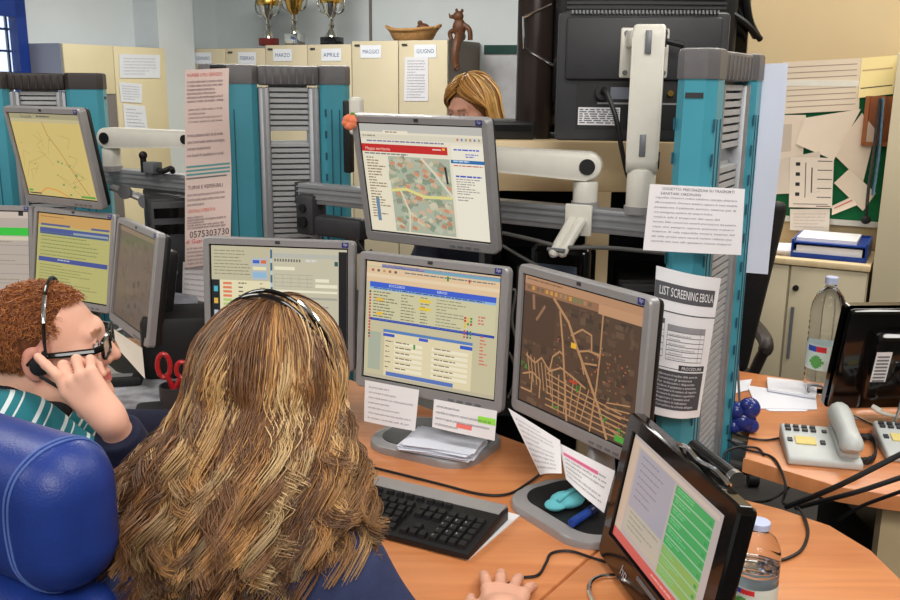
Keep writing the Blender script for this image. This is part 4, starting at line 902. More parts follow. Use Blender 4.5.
desk('orange wood desk with a rounded corner under the black touchscreen', [(.063, 1.209), (.12, 1.1), (.4, .92), (.7, 1.1), (.768, 1.413), (.762, 1.509), (.726, 1.604), (.655, 1.674), (.584, 1.722), (.50, 1.73), (.402, 1.682)], [(.55, 1.3, R(60), .5), (.25, 1.15, R(50), .1)])
desk('orange wood desk at right carrying the pale grey telephones and loose papers', [(.66, 1.925), (.753, 1.834), (.815, 1.775), (.921, 1.735), (1.3, 1.69), (1.7, 2.0), (1.7, 2.5), (1.014, 2.47), (.83, 2.58), (.70, 2.45), (.735, 2.1)], [(1.0, 1.87, R(-10), .09), (1.5, 2.2, R(60), .5)])
desk('orange wood desk of the red-haired man, mostly hidden behind him', [(-.545, 2.70), (-.665, 1.79), (-.9, 1.93), (-1.3, 2.0), (-1.95, 2.2), (-1.95, 3.0), (-1.3, 2.95)], [(-1.0, 2.6, R(20), .5)])
p0, p1 = PZ(745, 388, ZD), PZ(768, 369, ZD)
# floor-level cable trunking and grey panel in the gap behind the right desk edge
a = PZ(735, 462, .66); bm = B(); box(bm, (a.x + .05, a.y + .0, .68), (.22, .02, .05), Euler((0, 0, R(-35))).to_matrix(), .004)
cbx = tag(fin('cable_tray', bm, M['greymetal']), 'grey metal cable tray under the edge of the right desk', 'cable tray')
# dark computers behind, and a black block added under the right desk
def computer(loc, size, yaw, label, grp='black computer towers'):
    r = empty('computer_tower', loc, (0, 0, yaw), label, 'computer', grp); w, d, h = size
    bm = B(); b2(bm, (-w / 2, -d / 2, 0), (w / 2, d / 2, h), .008); fin('case', bm, M['black'], r)
    bm = B(); b2(bm, (-w / 2 + .01, -d / 2 - .012, .02), (w / 2 - .01, -d / 2, h - .01), .006); fp = fin('front_panel', bm, M['dark'], r)
    bm = B()
    for k in range(2): b2(bm, (-w / 2 + .02, -d / 2 - .016, h - .06 - k * .05), (w / 2 - .02, -d / 2 - .01, h - .03 - k * .05))
    fin('drive_bay', bm, M['gloss'], fp)
    bm = B(); cyl(bm, (0, -d / 2 - .016, h * .5), (0, -d / 2 - .01, h * .5), .01); b2(bm, (-.02, -d / 2 - .016, h * .3), (.02, -d / 2 - .01, h * .32)); fin('power_button', bm, M['silver'], fp)
    return r
p = PY(167, 240, 2.92); computer((p.x, 2.95, ZD), (.14, .3, PY(167, 196, 2.85).z - ZD), R(20), 'black computer tower standing between the rail and the pink sheets')
p = PY(535, 240, 2.52); computer((p.x + .02, 2.66, .66), (.17, .3, .40), R(5), 'black computer inside the cabinet, left of the wooden upright')
p = PY(640, 260, 2.50); computer((p.x + .05, 2.66, .66), (.17, .3, .36), R(-8), 'black computer inside the cabinet, right of the wooden upright')
computer((1.13, 2.2, .0), (.2, .34, .5), R(0), 'black block added on the floor to darken the gap under the right desk')  # added block, its black stands for the shade under the desk
p = PY(565, 270, 2.3); rt = empty('black_device', (p.x, 2.34, ZD), (0, 0, R(-25)), 'rounded black device on the desk behind the street map monitor', 'device')
zt2 = PY(565, 244, 2.33).z
bm = B(); b2(bm, (-.08, -.04, 0), (.08, .04, zt2 - ZD), .02, 3); fin('body', bm, M['gloss'], rt)
bm = B(); b2(bm, (-.06, -.043, .03), (.05, -.038, zt2 - ZD - .05), .005); fin('front_panel', bm, mat('blue_grey_plastic', (60, 70, 86), .35), rt)
p = PY(505, 130, 2.62); pr = empty('printer', (p.x - .02, 2.68, zt_), (0, 0, 0), 'black slotted device on the wooden cabinet behind the upper monitor', 'printer')
bm = B(); b2(bm, (-.12, -.12, 0), (.10, .12, PY(505, 121, 2.6).z - zt_), .008); fin('body', bm, M['black'], pr)
bm = B(); hh = PY(505, 121, 2.6).z - zt_
b2(bm, (-.11, -.126, hh * .5), (.09, -.118, hh * .5 + .016))
fin('slot', bm, M['gloss'], pr)
# ------------------------------------------------------------------ keyboard and mouse
def keyboard(loc, yaw, label, w=.455, d=.175):
    r = empty('keyboard', loc, (0, 0, yaw), label, 'keyboard')
    bm = B(); prof = [(-d / 2, .0), (-d / 2, .012), (d / 2 - .03, .03), (d / 2, .026), (d / 2, .0)]
    vs = [[bm.verts.new((x, y, z)) for y, z in prof] for x in (-w / 2, w / 2)]
    bridge(bm, vs[0], vs[1]); f0 = bm.faces.new(vs[0]); f1 = bm.faces.new(vs[1])
    bmesh.ops.bevel(bm, geom=list(bm.edges), offset=.003, segments=2, profile=.5, affect='EDGES')
    fin('case', bm, M['black'], r)
    sl = math.atan2(.018, d - .03)
    def top(y): return .012 + (y + d / 2) * math.tan(sl)
    bm = B(); yv = d / 2 - .042
    v = [bm.verts.new(q) for q in ((-w / 2 + .002, yv, top(yv) + .0012), (w / 2 - .002, yv, top(yv) + .0012), (w / 2 - .002, d / 2 - .004, .0315), (-w / 2 + .002, d / 2 - .004, .0315), (-w / 2 + .002, yv, top(yv) - .003), (w / 2 - .002, yv, top(yv) - .003), (w / 2 - .002, d / 2 - .004, .024), (-w / 2 + .002, d / 2 - .004, .024))]
    for f in ((0, 1, 2, 3), (0, 4, 5, 1), (1, 5, 6, 2), (2, 6, 7, 3), (3, 7, 4, 0), (7, 6, 5, 4)): bm.faces.new([v[i] for i in f])
    fin('silver_strip', bm, M['silver'], r)
    bm = B(); A = Art(); rl = random.Random(2); u = .019; y0 = -d / 2 + .017
    def key(x, y, kw, kh, ch=None):
        z = top(y); a, b_ = kw / 2 - .001, kh / 2 - .001
        lo = [bm.verts.new((x + sx * a, y + sy * b_, z - .002 + sy * b_ * .13)) for sx, sy in ((-1, -1), (1, -1), (1, 1), (-1, 1))]
        hi = [bm.verts.new((x + sx * (a - .0022), y + .0008 + sy * (b_ - .0022), z + .0075 + sy * b_ * .13)) for sx, sy in ((-1, -1), (1, -1), (1, 1), (-1, 1))]
        bridge(bm, lo, hi); bm.faces.new(hi)
        if ch:
            vs, fs, tw = textpolys(ch, .007)
            for f in fs: A.poly([(x - .005 + vs[i][0], y + .0005 + vs[i][1] - .001, z + .0079 + (vs[i][1]) * .13) for i in f], (190, 190, 190))
    rowsx = ['ZXCVBNM,.-', 'ASDFGHJKL', 'QWERTYUIOP', '1234567890']
    x0 = -w / 2 + .012
    for c, (kx, kw) in enumerate(((.01, .026), (.033, .02), (.056, .024), (.134, .126), (.211, .024), (.234, .02), (.257, .02), (.278, .02))): key(x0 + kx, y0, kw, u)
    for j, s in enumerate(rowsx):
        y = y0 + u * (j + 1); off = (.034, .032, .028, .018)[j]
        key(x0 + off / 2 - .004, y, off + .004, u)
        for i, ch in enumerate(s): key(x0 + off + .01 + u * i, y, u, u, ch)
        e = x0 + off + .01 + u * len(s) - u / 2
        while e + u < x0 + .288: key(e + u / 2, y, u, u); e += u
        if x0 + .288 - e > .006: key((e + x0 + .288) / 2, y, x0 + .288 - e, u)
    xf = x0 + .30
    for i in range(3):
        for j in (3, 4): key(xf + u * i + .005, y0 + u * j, u, u, 'XY'[j % 2] if 0 else None)
        key(xf + u * i + .005, y0, u, u)
    key(xf + u + .005, y0 + u, u, u)
    for j in range(5):
        for i in range(4): key(xf + .066 + u * i, y0 + u * j, u, u, ['0', '123', '456', '789', ''][j][i:i + 1] or None)
    yf = y0 + u * 5 + .007
    for i in range(13): key(x0 + .008 + .0222 * i + (.004 if i > 4 else 0) + (.004 if i > 8 else 0), yf, .018, .013)
    for i in range(3): key(xf + u * i + .005, yf, .018, .013)
    fin('keys', bm, M['key'], r); A.build('key_legends', M['ink'], r)
    return r
p = PZ(487, 545, ZD); bm = B(); box(bm, (.040, 1.57, ZD + .0012), (.11, .2, .0022), Euler((0, 0, R(-31))).to_matrix())
tag(fin('paper_sheet', bm, M['paper']), 'white paper sheet sticking out from under the keyboard', 'paper')
keyboard((-.127, 1.632, ZD + .0025), R(-27), 'black keyboard with silver strip on the orange desk')
MO = Vector((.1, 1.29, ZD))
ms = empty('computer_mouse', MO, (0, 0, R(-8)), 'dark computer mouse under the woman\'s right hand', 'mouse')
bm = B(); ball(bm, (0, 0, .004), 1, 20, (.03, .055, .028)); bmesh.ops.bisect_plane(bm, geom=bm.verts[:] + bm.edges[:] + bm.faces[:], plane_co=(0, 0, 0), plane_no=(0, 0, -1), clear_outer=True); fin('shell', bm, M['black'], ms)
bm = B(); cyl(bm, (-.003, .035, .022), (.003, .035, .022), .008); fin('wheel', bm, M['dark'], ms)
# ------------------------------------------------------------------ papers on monitors and bases
def mplane(mon_c, yaw, tilt, off): 
    n = Vector((math.sin(yaw) * math.cos(tilt), -math.cos(yaw) * math.cos(tilt), -math.sin(tilt))); return Vector(mon_c) + n * off, n
pB, nB = mplane((-.049, 1.952, 1.021), R(-29.1), R(-4.3), .005)
def q4(pts, p, n, offs=(0, 0, 0, 0)): return [PP(x, y, Vector(p) + n * o, n) for (x, y), o in zip(pts, offs)]
G2 = 'notes hanging from the table monitor'
sheet('paper_note', 'white note hanging from the lower left of the call table monitor', 'note', q4([(365, 380), (419, 390), (415, 431), (364, 421)], pB, nB, (0, 0, .012, .012)), texts=lines(7, .08, .16, .9, .05, (120, 110, 130), .85, 31), bulge=lambda u, v: .004 * math.sin(u * 3.1) * v)
sheet('paper_note', 'white note with green and red highlights under the call table monitor', 'note', q4([(434, 399), (497, 411), (494, 441), (432, 427)], pB, nB, (0.002, 0.002, .012, .012)), rects=[(.72, .28, .99, .5, (150, 226, 70)), (.4, .66, .64, .82, (240, 120, 110))], texts=lines(4, .05, .26, .88, .1, (90, 90, 110), .9, 32), bulge=lambda u, v: .003 * math.sin(u * 5) * v)
pD, nD = mplane((.24, 1.706, 1.032), R(-56.3), R(-2.1), .006)
sheet('paper_note', 'curled white note hanging from the left of the street map monitor', 'note', q4([(508, 408), (562, 441), (564, 474), (540, 475)], pD, nD, (0, 0, .03, .03)), texts=lines(9, .08, .14, .9, .045, (130, 126, 140), .8, 33), bulge=lambda u, v: .012 * v * math.sin(u * 3.1) + .006 * u * u)
sheet('paper_note', 'white note with a pink highlighted line below the street map monitor', 'note', q4([(559, 443), (615, 471), (604, 513), (566, 479)], pD, nD, (.004, .004, .03, .03)), rects=[(.06, .2, .75, .3, (244, 130, 170))], texts=lines(6, .08, .27, .85, .06, (60, 60, 70), .85, 34), bulge=lambda u, v: .008 * v * math.sin(u * 3.1))
pI, nI = mplane((-.907, 2.56, .997), R(-55), R(-8.9), .006)
sheet('paper_note', 'torn white note hanging from the dim side monitor', 'note', q4([(109, 326), (142, 348), (145, 379), (121, 352)], pI, nI, (.002, .002, .02, .02)), col=(214, 204, 190))
# paper stack on the monitor base, each visible sheet leaning a little
c0 = PZ(443, 447, ZD + .0175); bm = B(); r_ = random.Random(8)
for i in range(16):
    k = B(); box(k, (c0.x + r_.uniform(-.006, .006), c0.y + r_.uniform(-.006, .006), c0.z + .001 + i * .0012), (.165, .115, .0011), Euler((0, 0, R(-20) + r_.uniform(-.12, .12))).to_matrix()); me = bpy.data.meshes.new('t'); k.to_mesh(me); k.free(); bm.from_mesh(me); bpy.data.meshes.remove(me)
tag(fin('paper_stack', bm, mat('bluish_paper', (222, 226, 238), .8, 0, .02, 12)), 'stack of small white slips on the base of the call table monitor', 'paper stack')
# teal cloth bag + blue pen on the base of the map monitor
pc = PZ(567, 505, ZD + .018)
cl = empty('cloth_pouch', (pc.x, pc.y, ZD + .0175), (0, 0, R(20)), 'small teal cloth pouch on the base of the street map monitor', 'pouch')
bm = B(); ball(bm, (0, 0, .012), 1, 16, (.035, .028, .014)); ball(bm, (.03, .02, .011), 1, 12, (.025, .018, .011)); ball(bm, (-.03, -.01, .01), 1, 12, (.022, .02, .01)); fin('body', bm, M['tealcloth'], cl)
bm = B(); tube(bm, spline([(-.03, -.02, .022), (0, -.005, .028), (.03, .015, .024)], 5), .004, 8); fin('drawstring', bm, M['tealcloth'], cl)
pq = PZ(583, 514, ZD + .03); pk = empty('marker_pen', (pq.x, pq.y, ZD + .026), (0, 0, R(50)), 'dark blue marker lying beside the teal pouch', 'pen')
bm = B(); cyl(bm, (-.04, 0, 0), (.02, 0, 0), .0085, n=14, bev=.002); fin('barrel', bm, M['blue'], pk)
bm = B(); cyl(bm, (.02, 0, 0), (.05, 0, 0), .0092, n=14, bev=.002); fin('cap', bm, mat('navy_plastic', (24, 36, 84), .35), pk)
# rose on the corner of the browser monitor
pf = PY(350, 122, 2.22); fl = empty('fabric_rose', pf, (0, 0, 0), 'tiny orange fabric rose on the corner of the web page monitor', 'flower')
bm = B(); r_ = random.Random(3)
for i in range(9):
    a = i * 2.4; ball(bm, (.009 * math.cos(a) * (i > 0), -.004 - .004 * (i % 3), .009 * math.sin(a) * (i > 0)), .010, 10, (1, .7, 1))
fin('petals', bm, M['orange'], fl)
bm = B(); tube(bm, spline([(.0, .0, .008), (.004, .0, .02), (.012, .0, .018)], 4), .003, 6); ball(bm, (.008, 0, .014), .006, 8, (1.4, .6, .7)); fin('stem', bm, mat('leaf_green', (110, 140, 60), .6), fl)
# ------------------------------------------------------------------ sheets on the towers
g = 'pink sheets on the middle tower'
yS = 2.68
sheet('notice_list', 'long pink printed list with telephone number 0575303730 hanging on the middle tower', 'notice', [PY(x, y, yS) for x, y in ((185, 70), (229, 68), (232, 262), (185, 268))], (216, 194, 186),
      rects=[(.03, .475, .97, .485, (90, 150, 150)), (.03, .495, .97, .505, (90, 150, 150)), (.03, .515, .97, .525, (90, 150, 150)), (.03, .535, .9, .543, (110, 110, 110))],
      texts=[('NUMERI UTILI SERVIZIO', .05, .035, .018, (200, 70, 60), .8)] + lines(6, .05, .065, .16, .015, (90, 70, 80), .85, 41, .4) + lines(4, .08, .2, .26, .013, (120, 100, 104), .8, 42) + lines(4, .05, .33, .43, .018, (90, 70, 84), .85, 43)
      + [('TURNI E REPERIBILI', .06, .595, .02, (80, 60, 70), .75)] + lines(3, .05, .63, .68, .016, (110, 90, 96), .85, 44) + [('CENTRALE OPERATIVA', .06, .715, .018, (214, 90, 60), .6)] + lines(5, .05, .745, .80, .015, (100, 80, 90), .85, 45)
      + [('0575303730', .10, .845, .036, (60, 50, 60), .86), ('di Guardia', .02, .875, .024, (206, 40, 60), .5)] + lines(5, .05, .905, .985, .012, (120, 100, 110), .8, 46), bulge=lambda u, v: .010 * math.sin(v * 9) * u, nx=4, ny=20, group=g)
sheet('notice_list', 'small white printed sheet hanging below the long pink list', 'notice', [PY(x, y, yS + .012) for x, y in ((183, 262), (208, 262), (206, 302), (182, 298))], (226, 220, 220), texts=lines(6, .08, .2, .9, .06, (120, 120, 130), .85, 47), nx=3, ny=4)
yF = 1.70
sheet('notice_sheet', 'white typed sheet headed OGGETTO taped across the right tower', 'notice', [PY(x, y, yF) for x, y in ((650, 184), (745, 189), (741, 255), (643, 250))], (236, 234, 238),
      texts=[('OGGETTO: PRECISAZIONI SU TRASPORTI', .13, .075, .042, (90, 90, 100), .76), ('SANITARI ORDINARI', .12, .145, .042, (90, 90, 100), .42)] + lines(10, .07, .2, .86, .032, (120, 120, 132), .86, 51), bulge=lambda u, v: .004 * math.sin(u * 3.1) * v)
yE = 1.715
nE = [PY(657, 266, yE), PY(722, 279, yE), PY(700, 418, yE), PY(648, 413, yE)]
sheet('checklist', 'white checklist headed LIST SCREENING EBOLA wrapped around the right tower', 'checklist', nE, (236, 236, 240),
      rects=[(.0, .09, .93, .205, (84, 84, 90)), (0, .275, 1, .283, (80, 80, 86)), (-.0, .33, .17, .36, (90, 90, 96)), (.22, .36, .85, .4, (150, 150, 156)), (.22, .36, .225, .6, (90, 90, 96)), (.77, .36, .775, .6, (90, 90, 96)), (.85, .36, .855, .6, (90, 90, 96)), (.45, .625, .93, .665, (60, 60, 66)), (0, .655, .45, .66, (90, 90, 96)), (.08, .675, .93, .945, (74, 74, 80))]
      + [(.22, .4 + .033 * i, .85, .404 + .033 * i, (90, 90, 96)) for i in range(7)] + [(0, .36 + .045 * i, .17, .364 + .045 * i, (110, 110, 116)) for i in range(6)] + [(.17, .33, .174, .585, (110, 110, 116))],
      texts=[('LIST SCREENING EBOLA', .06, .175, .062, (240, 240, 244), .85), ('PROCEDURE', .5, .657, .024, (230, 230, 234), .38)] + [(s, .12, .71 + .027 * i, .017, (226, 226, 230), w) for i, (s, w) in enumerate((('Informare il medico della centrale', .7), ('Comunicare gli spostamenti', .6), ('Far indossare i dispositivi', .66), ('Isolare il paziente e avvertire', .7), ('Contattare il numero di reparto', .72), ('Avvisare la struttura ospedaliera', .7), ('Registrare i contatti avuti', .6), ('Attendere le indicazioni', .55), ('Compilare la scheda allegata', .68)))]
      + lines(6, .25, .43, .59, .014, (110, 110, 116), .45, 52, .5), bulge=lambda u, v: .022 * math.sin(math.pi * u) - .006, nx=14, ny=10)
tw = Vector((.566, 1.93)) + Vector((math.cos(R(60)), math.sin(R(60)))) * .20
sheet('large_sheet', 'big bluish white sheet hanging from the far side of the right tower', 'sheet', [PY(x, y, 2.10) for x, y in ((754, 64), (788, 63), (769, 275), (738, 272))], (214, 222, 240), bulge=lambda u, v: .008 * math.sin(v * 5) * u, m=mat('bluish_white_sheet', (214, 222, 240), .75, 0, .02, 6))
# dark clip at the tower cap
pc = PY(218, 67, 2.70); bm = B(); box(bm, pc, (.045, .02, .014), None, .004); tag(fin('bulldog_clip', bm, M['black']), 'black clip at the tower cap holding the pink list', 'clip')
# ------------------------------------------------------------------ right desk
def phone(loc, yaw, label, handset=True):
    r = empty('telephone', loc, (0, 0, yaw), label, 'telephone', 'pale grey telephones on the right desk'); r.scale = (.87, .92, .95)
    bm = B(); prof = [(-.085, 0), (-.085, .02), (.085, .045), (.085, 0)]
    vs = [[bm.verts.new((x, y, z)) for y, z in prof] for x in (-.095, .085)]
    bridge(bm, vs[0], vs[1]); bm.faces.new(vs[0]); bm.faces.new(vs[1]); bmesh.ops.bevel(bm, geom=list(bm.edges), offset=.007, segments=3, profile=.5, affect='EDGES'); fin('body', bm, M['phone'], r)
    tz = lambda y: .02 + (y + .085) * .147 + .001
    bm = B()
    for i in range(4):
        for j in range(2): box(bm, (-.078 + i * .021, .052 + j * .016 - .003, tz(.052 + j * .016) + .001), (.014, .010, .006), Euler((R(8.4), 0, 0)).to_matrix(), .001)
    box(bm, (.012, .05, tz(.05)), (.012, .01, .006), Euler((R(8.4), 0, 0)).to_matrix())
    for y in (.0, -.002): box(bm, (-.08, y, tz(y)), (.012, .014, .005), Euler((R(8.4), 0, 0)).to_matrix()); box(bm, (.0, y - .005, tz(y)), (.012, .014, .005), Euler((R(8.4), 0, 0)).to_matrix())
    fin('buttons', bm, M['dark'], r)
    bm = B(); box(bm, (-.042, -.002, tz(0) + .0005), (.05, .036, .003), Euler((R(8.4), 0, 0)).to_matrix()); o = fin('index_card', bm, mat('yellow_card', (222, 204, 128), .7) if 'yellow_card' not in bpy.data.materials else bpy.data.materials['yellow_card'], r); o['label'] = 'yellow card'
    if handset:
        bm = B(); tube(bm, spline([(.052, -.085, .045), (.052, -.07, .062), (.052, 0, .072), (.052, .08, .078), (.052, .1, .066)], 6), [.016, .022, .026, .028, .029, .029, .028, .027, .026, .026, .026, .026, .026, .027, .028, .029, .030, .030, .030, .030, .029, .027, .024, .02, .014], 14, 1.0)
        fin('handset', bm, M['phone'], r)
        bm = B(); box(bm, (.052, .01, .040), (.05, .16, .022), Euler((R(6), 0, 0)).to_matrix(), .008); fin('cradle', bm, M['phone'], r)
    return r
pp = PZ(821, 455, ZD); phone((pp.x, pp.y, ZD), R(-12), 'pale grey telephone with handset and yellow card on the right desk')
pp2 = PZ(917, 452, ZD); phone((pp2.x, pp2.y, ZD), R(-12), 'second pale grey telephone, cut off by the right edge of the picture', True)
bm = B(); pts = []; path = spline([PZ(846, 440, ZD + .012), PZ(870, 437, ZD + .014), PZ(876, 448, ZD + .014), PZ(872, 459, ZD + .014), PZ(858, 461, ZD + .014), PZ(853, 456, ZD + .02)], 10)
for i, pnt in enumerate(spline(path, 9)):
    a = i * 1.3; pts.append(pnt + Vector((.0, .007 * math.cos(a), .007 * math.sin(a))) + Vector((.003 * math.cos(a), 0, 0)))
tube(bm, pts, .0024, 6); tag(fin('coiled_cord', bm, M['rubber']), 'black coiled telephone cord between the two pale telephones', 'cord')
# papers
pw = PZ(800, 395, ZD)
def flat(name, label, px, z, group=None, th=.001, bulge=None):
    return sheet(name, label, 'paper', [PZ(x, y, z) for x, y in px], (228, 230, 238), bulge=bulge, group=group, th=th)
flat('paper_sheet', 'white sheet lying on the right desk, lower one of the loose papers', [(747, 385), (816, 396), (817, 409), (757, 408)], ZD + .004, th=.003)
flat('paper_sheet', 'white sheet on top of the loose papers near the water bottle', [(767, 377), (818, 383), (816, 397), (768, 389)], ZD + .012, th=.006)
flat('paper_sheet', 'grey crumpled paper edge below the loose white sheets', [(756, 404), (816, 404), (806, 411), (770, 411)], ZD + .002, th=.001)
flat('paper_sheet', 'pale paper beside the teal tower on the right desk', [(736, 381), (752, 379), (748, 390), (735, 393)], ZD + .003)
pcl = PZ(816, 392, ZD + .02); bm = B(); tube(bm, spline([pcl + Vector((-.02, 0, 0)), pcl + Vector((-.01, .02, .012)), pcl + Vector((.02, .02, .01)), pcl + Vector((.025, -.005, 0))], 5), .004, 8); tag(fin('bent_wire', bm, M['greymetal']), 'grey bent wire object on the papers near the bottle', 'wire')
b_ = PZ(860, 410, ZD); bm = B(); box(bm, (J[0] + .02, J[1] - .09, ZD + .006), (.46, .025, .012), Euler((0, 0, R(4))).to_matrix(), .003); tag(fin('wooden_strip', bm, M['edge']), 'wooden strip on the desk in front of the black rear-facing monitor', 'wood strip')
# water bottles
def bottle(loc, h, r0, label, full=0.0, lab=True):
    r = empty('water_bottle', loc, (0, 0, R(-20)), label, 'bottle', 'plastic water bottles')
    s = h / .31; prof = [(r0 * .8, 0), (r0 * .97, .006), (r0, .03 * s)]
    z = .03
    while z < .2:
        prof += [(r0, z * s), (r0 * .965, (z + .006) * s), (r0, (z + .012) * s)] if not (.07 < z < .13) else [(r0, z * s)]
        z += .016
    prof += [(r0 * .99, .222 * s), (r0 * .93, .24 * s), (r0 * .74, .262 * s), (r0 * .45, .278 * s), (.0135, .285 * s), (.0135, .295 * s)]
    bm = B(); lathe(bm, prof, n=32); fin('body', bm, M['glass'], r)
    bm = B(); lathe(bm, [(.0165, .293 * s), (.0165, .309 * s), (.015, .311 * s)], n=24); fin('cap', bm, mat('pale_blue_cap', (190, 200, 232), .4) if 'pale_blue_cap' not in bpy.data.materials else bpy.data.materials['pale_blue_cap'], r)
    if full:
        bm = B(); lathe(bm, [(q * .955, zz * .998 + .001) for q, zz in prof if zz < full * h] , n=32); fin('water', bm, M['water'], r)
    if lab:
        bm = B(); lathe(bm, [(r0 * 1.012, .068 * s), (r0 * 1.012, .135 * s)], n=40); bm2 = bm
        for f in [f for f in bm.faces if len(f.verts) > 4]: bm.faces.remove(f)
        o = fin('label_band', bm, mat('bottle_label', (206, 222, 216), .4, 0, .05), r, recalc=True)
        A = Art()
        def cy(a, zz, k=1.02): return (r0 * k * math.cos(a), r0 * k * math.sin(a), zz * s)
        for i in range(8):
            a0, a1 = R(-150 + i * 8), R(-142 + i * 8)
            A.poly([cy(a0, .118), cy(a1, .116), cy(a1, .132), cy(a0, .132)], (40, 70, 170) if i < 4 else (206, 40, 50))
        for i in range(7):
            a0, a1 = R(-140 + i * 7), R(-133 + i * 7); t = math.sin((i + .5) / 7 * math.pi) * .018
            A.poly([cy(a0, .09 - t), cy(a1, .09 - t), cy(a1, .09 + t), cy(a0, .09 + t)], (90, 160, 80))
        A.build('label_print', M['ink'], o)
    return r
pb_ = PZ(820, 391, ZD); bottle((pb_.x, pb_.y, ZD), PY(825, 277, pb_.y).z - ZD, .046, 'clear plastic water bottle with pale blue cap on the right desk')
pb2 = PZ(750, 622, ZD); hb = PY(750, 521, pb2.y).z - ZD
bottle((pb2.x, pb2.y, ZD), hb, .036, 'clear plastic water bottle behind the black touchscreen at the bottom', full=.6)
# blue plastic figure with a pen
pt = PZ(741, 431, ZD)
bt = empty('pen_holder', (pt.x, pt.y, ZD), label='blue translucent plastic figure beside the teal tower on the right desk', cat='figure')
bm = B(); ball(bm, (0, 0, .03), .034, 18, (1, 1, .9)); ball(bm, (.012, -.01, .062), .026, 16); ball(bm, (-.018, -.008, .055), .022, 14); ball(bm, (.02, -.012, .018), .018, 12); ball(bm, (-.024, -.012, .016), .018, 12); ball(bm, (0, -.02, .075), .014, 12); fin('body', bm, M['bluet'], bt)
pa = PY(741, 400, pt.y); pb3 = PY(735, 334, pt.y)
ks = empty('stick_pen', pa, label='thin blue pen with a round top standing in the blue figure', cat='pen'); d_ = pb3 - pa
bm = B(); tube(bm, [(0, 0, -.03), d_ * .55], .003, 8); fin('barrel', bm, M['greymetal'], ks)
bm = B(); tube(bm, [d_ * .55, d_ * .8, d_], [.0045, .006, .006], 10); ball(bm, d_, .013, 12, (1, 1, 1.4)); fin('topper', bm, M['bluet'], ks)
# ------------------------------------------------------------------ cables
zc_ = ZD + .004
cable('mouse_cable', 'thin black cable curving from the mouse hand to the touchscreen', [PZ(508, 584, zc_ + .01), PZ(520, 578, zc_), PZ(538, 575, zc_), PZ(546, 563, zc_), PZ(552, 553, zc_), PZ(570, 551, zc_), PZ(590, 557, zc_), PZ(606, 562, zc_)], .0026)
cable('keyboard_cable', 'black cable lying behind the keyboard in front of the monitor base', [PZ(352, 461, zc_), PZ(368, 466, zc_), PZ(400, 474, zc_), PZ(440, 484, zc_), PZ(480, 494, zc_), PZ(508, 494, zc_), PZ(528, 483, zc_), PZ(545, 470, zc_)], .0028)
cable('power_cable', 'black cable looping over the right desk corner down to the touchscreen', [PZ(728, 440, zc_), PZ(745, 449, zc_), PZ(770, 456, zc_), PZ(780, 468, zc_), PZ(786, 488, ZD - .02), PY(783, 503, 1.80), PY(795, 506, 1.74), PZ(803, 514, zc_), PZ(808, 532, zc_), PZ(802, 549, zc_), PZ(788, 558, zc_), PZ(774, 561, zc_)], .003)
cable('power_cable', 'black cable running from the tower along the right desk to the telephone', [PZ(727, 431, zc_), PZ(745, 437, zc_), PZ(765, 440, zc_), PZ(785, 437, zc_), PZ(812, 433, zc_), PZ(850, 433, zc_)], .0028)
cable('power_cable', 'black cable looping low beside the teal tower base', [PZ(722, 466, zc_), PZ(726, 452, zc_), PZ(740, 447, zc_), PZ(757, 448, zc_), PZ(764, 455, zc_)], .0028)
cable('power_cable', 'thick black cable rising across the right desk edge to the picture edge', [PY(786, 507, 1.76), PY(812, 497, 1.70), PY(840, 485, 1.66), PY(870, 470, 1.64), PY(905, 452, 1.64)], .0055)
cable('power_cable', 'second thick black cable sagging below the right desk edge', [PY(796, 508, 1.78), PY(830, 499, 1.70), PY(860, 491, 1.66), PY(905, 476, 1.64)], .005)
cable('power_cable', 'thin black cable hanging in the gap under the right desk', [PY(778, 470, 1.90), PY(790, 485, 1.86), PY(770, 500, 1.84), PY(752, 502, 1.9)], .0028)
cable('power_cable', 'lower black cable in the dark gap at the right edge', [PY(838, 520, 1.80), PY(862, 506, 1.72), PY(905, 490, 1.64)], .004)
cable('signal_cable', 'grey cable drooping under the rail behind the fork of the cream arm', [PY(498, 232, 2.3), PY(530, 239, 2.2), PY(565, 247, 2.14), PY(610, 248, 2.08), PY(672, 254, 1.95)], .005, M['gcable'])
cable('signal_cable', 'short grey cable behind the upper corner of the street map monitor', [PY(498, 243, 2.34), PY(520, 256, 2.25), PY(538, 266, 2.2)], .004, M['gcable'])
cable('signal_cable', 'thin black cable hanging beside the upright arm and the tower', [PY(712, 130, 2.3), PY(715, 150, 2.3), PY(712, 182, 2.28), PY(708, 215, 2.25), PY(702, 300, 2.22), Vector((PY(702, 300, 2.22).x, 2.22, .01))], .003)
# tangle behind the desk monitors
for i, q in enumerate(([(500, 300), (515, 290), (512, 320), (518, 345)], [(497, 360), (508, 352), (516, 375), (508, 398)], [(357, 240), (360, 246), (366, 252), (372, 250)], [(166, 350), (185, 340), (195, 355), (200, 370)], [(160, 338), (178, 347), (192, 343), (202, 352)])):
    cable('loose_cable', ['grey loop of cable between the table and street map monitors, upper', 'grey loop of cable between the table and street map monitors, lower', 'short black cable between the web page and table monitors', 'black cable loop behind the scissors', 'upper black cable strand behind the scissors'][i], [PY(x, y, (2.05, 2.0, 2.1, 2.5, 2.55)[i]) for x, y in q], .003, M['gcable'] if i < 2 else M['cable'])
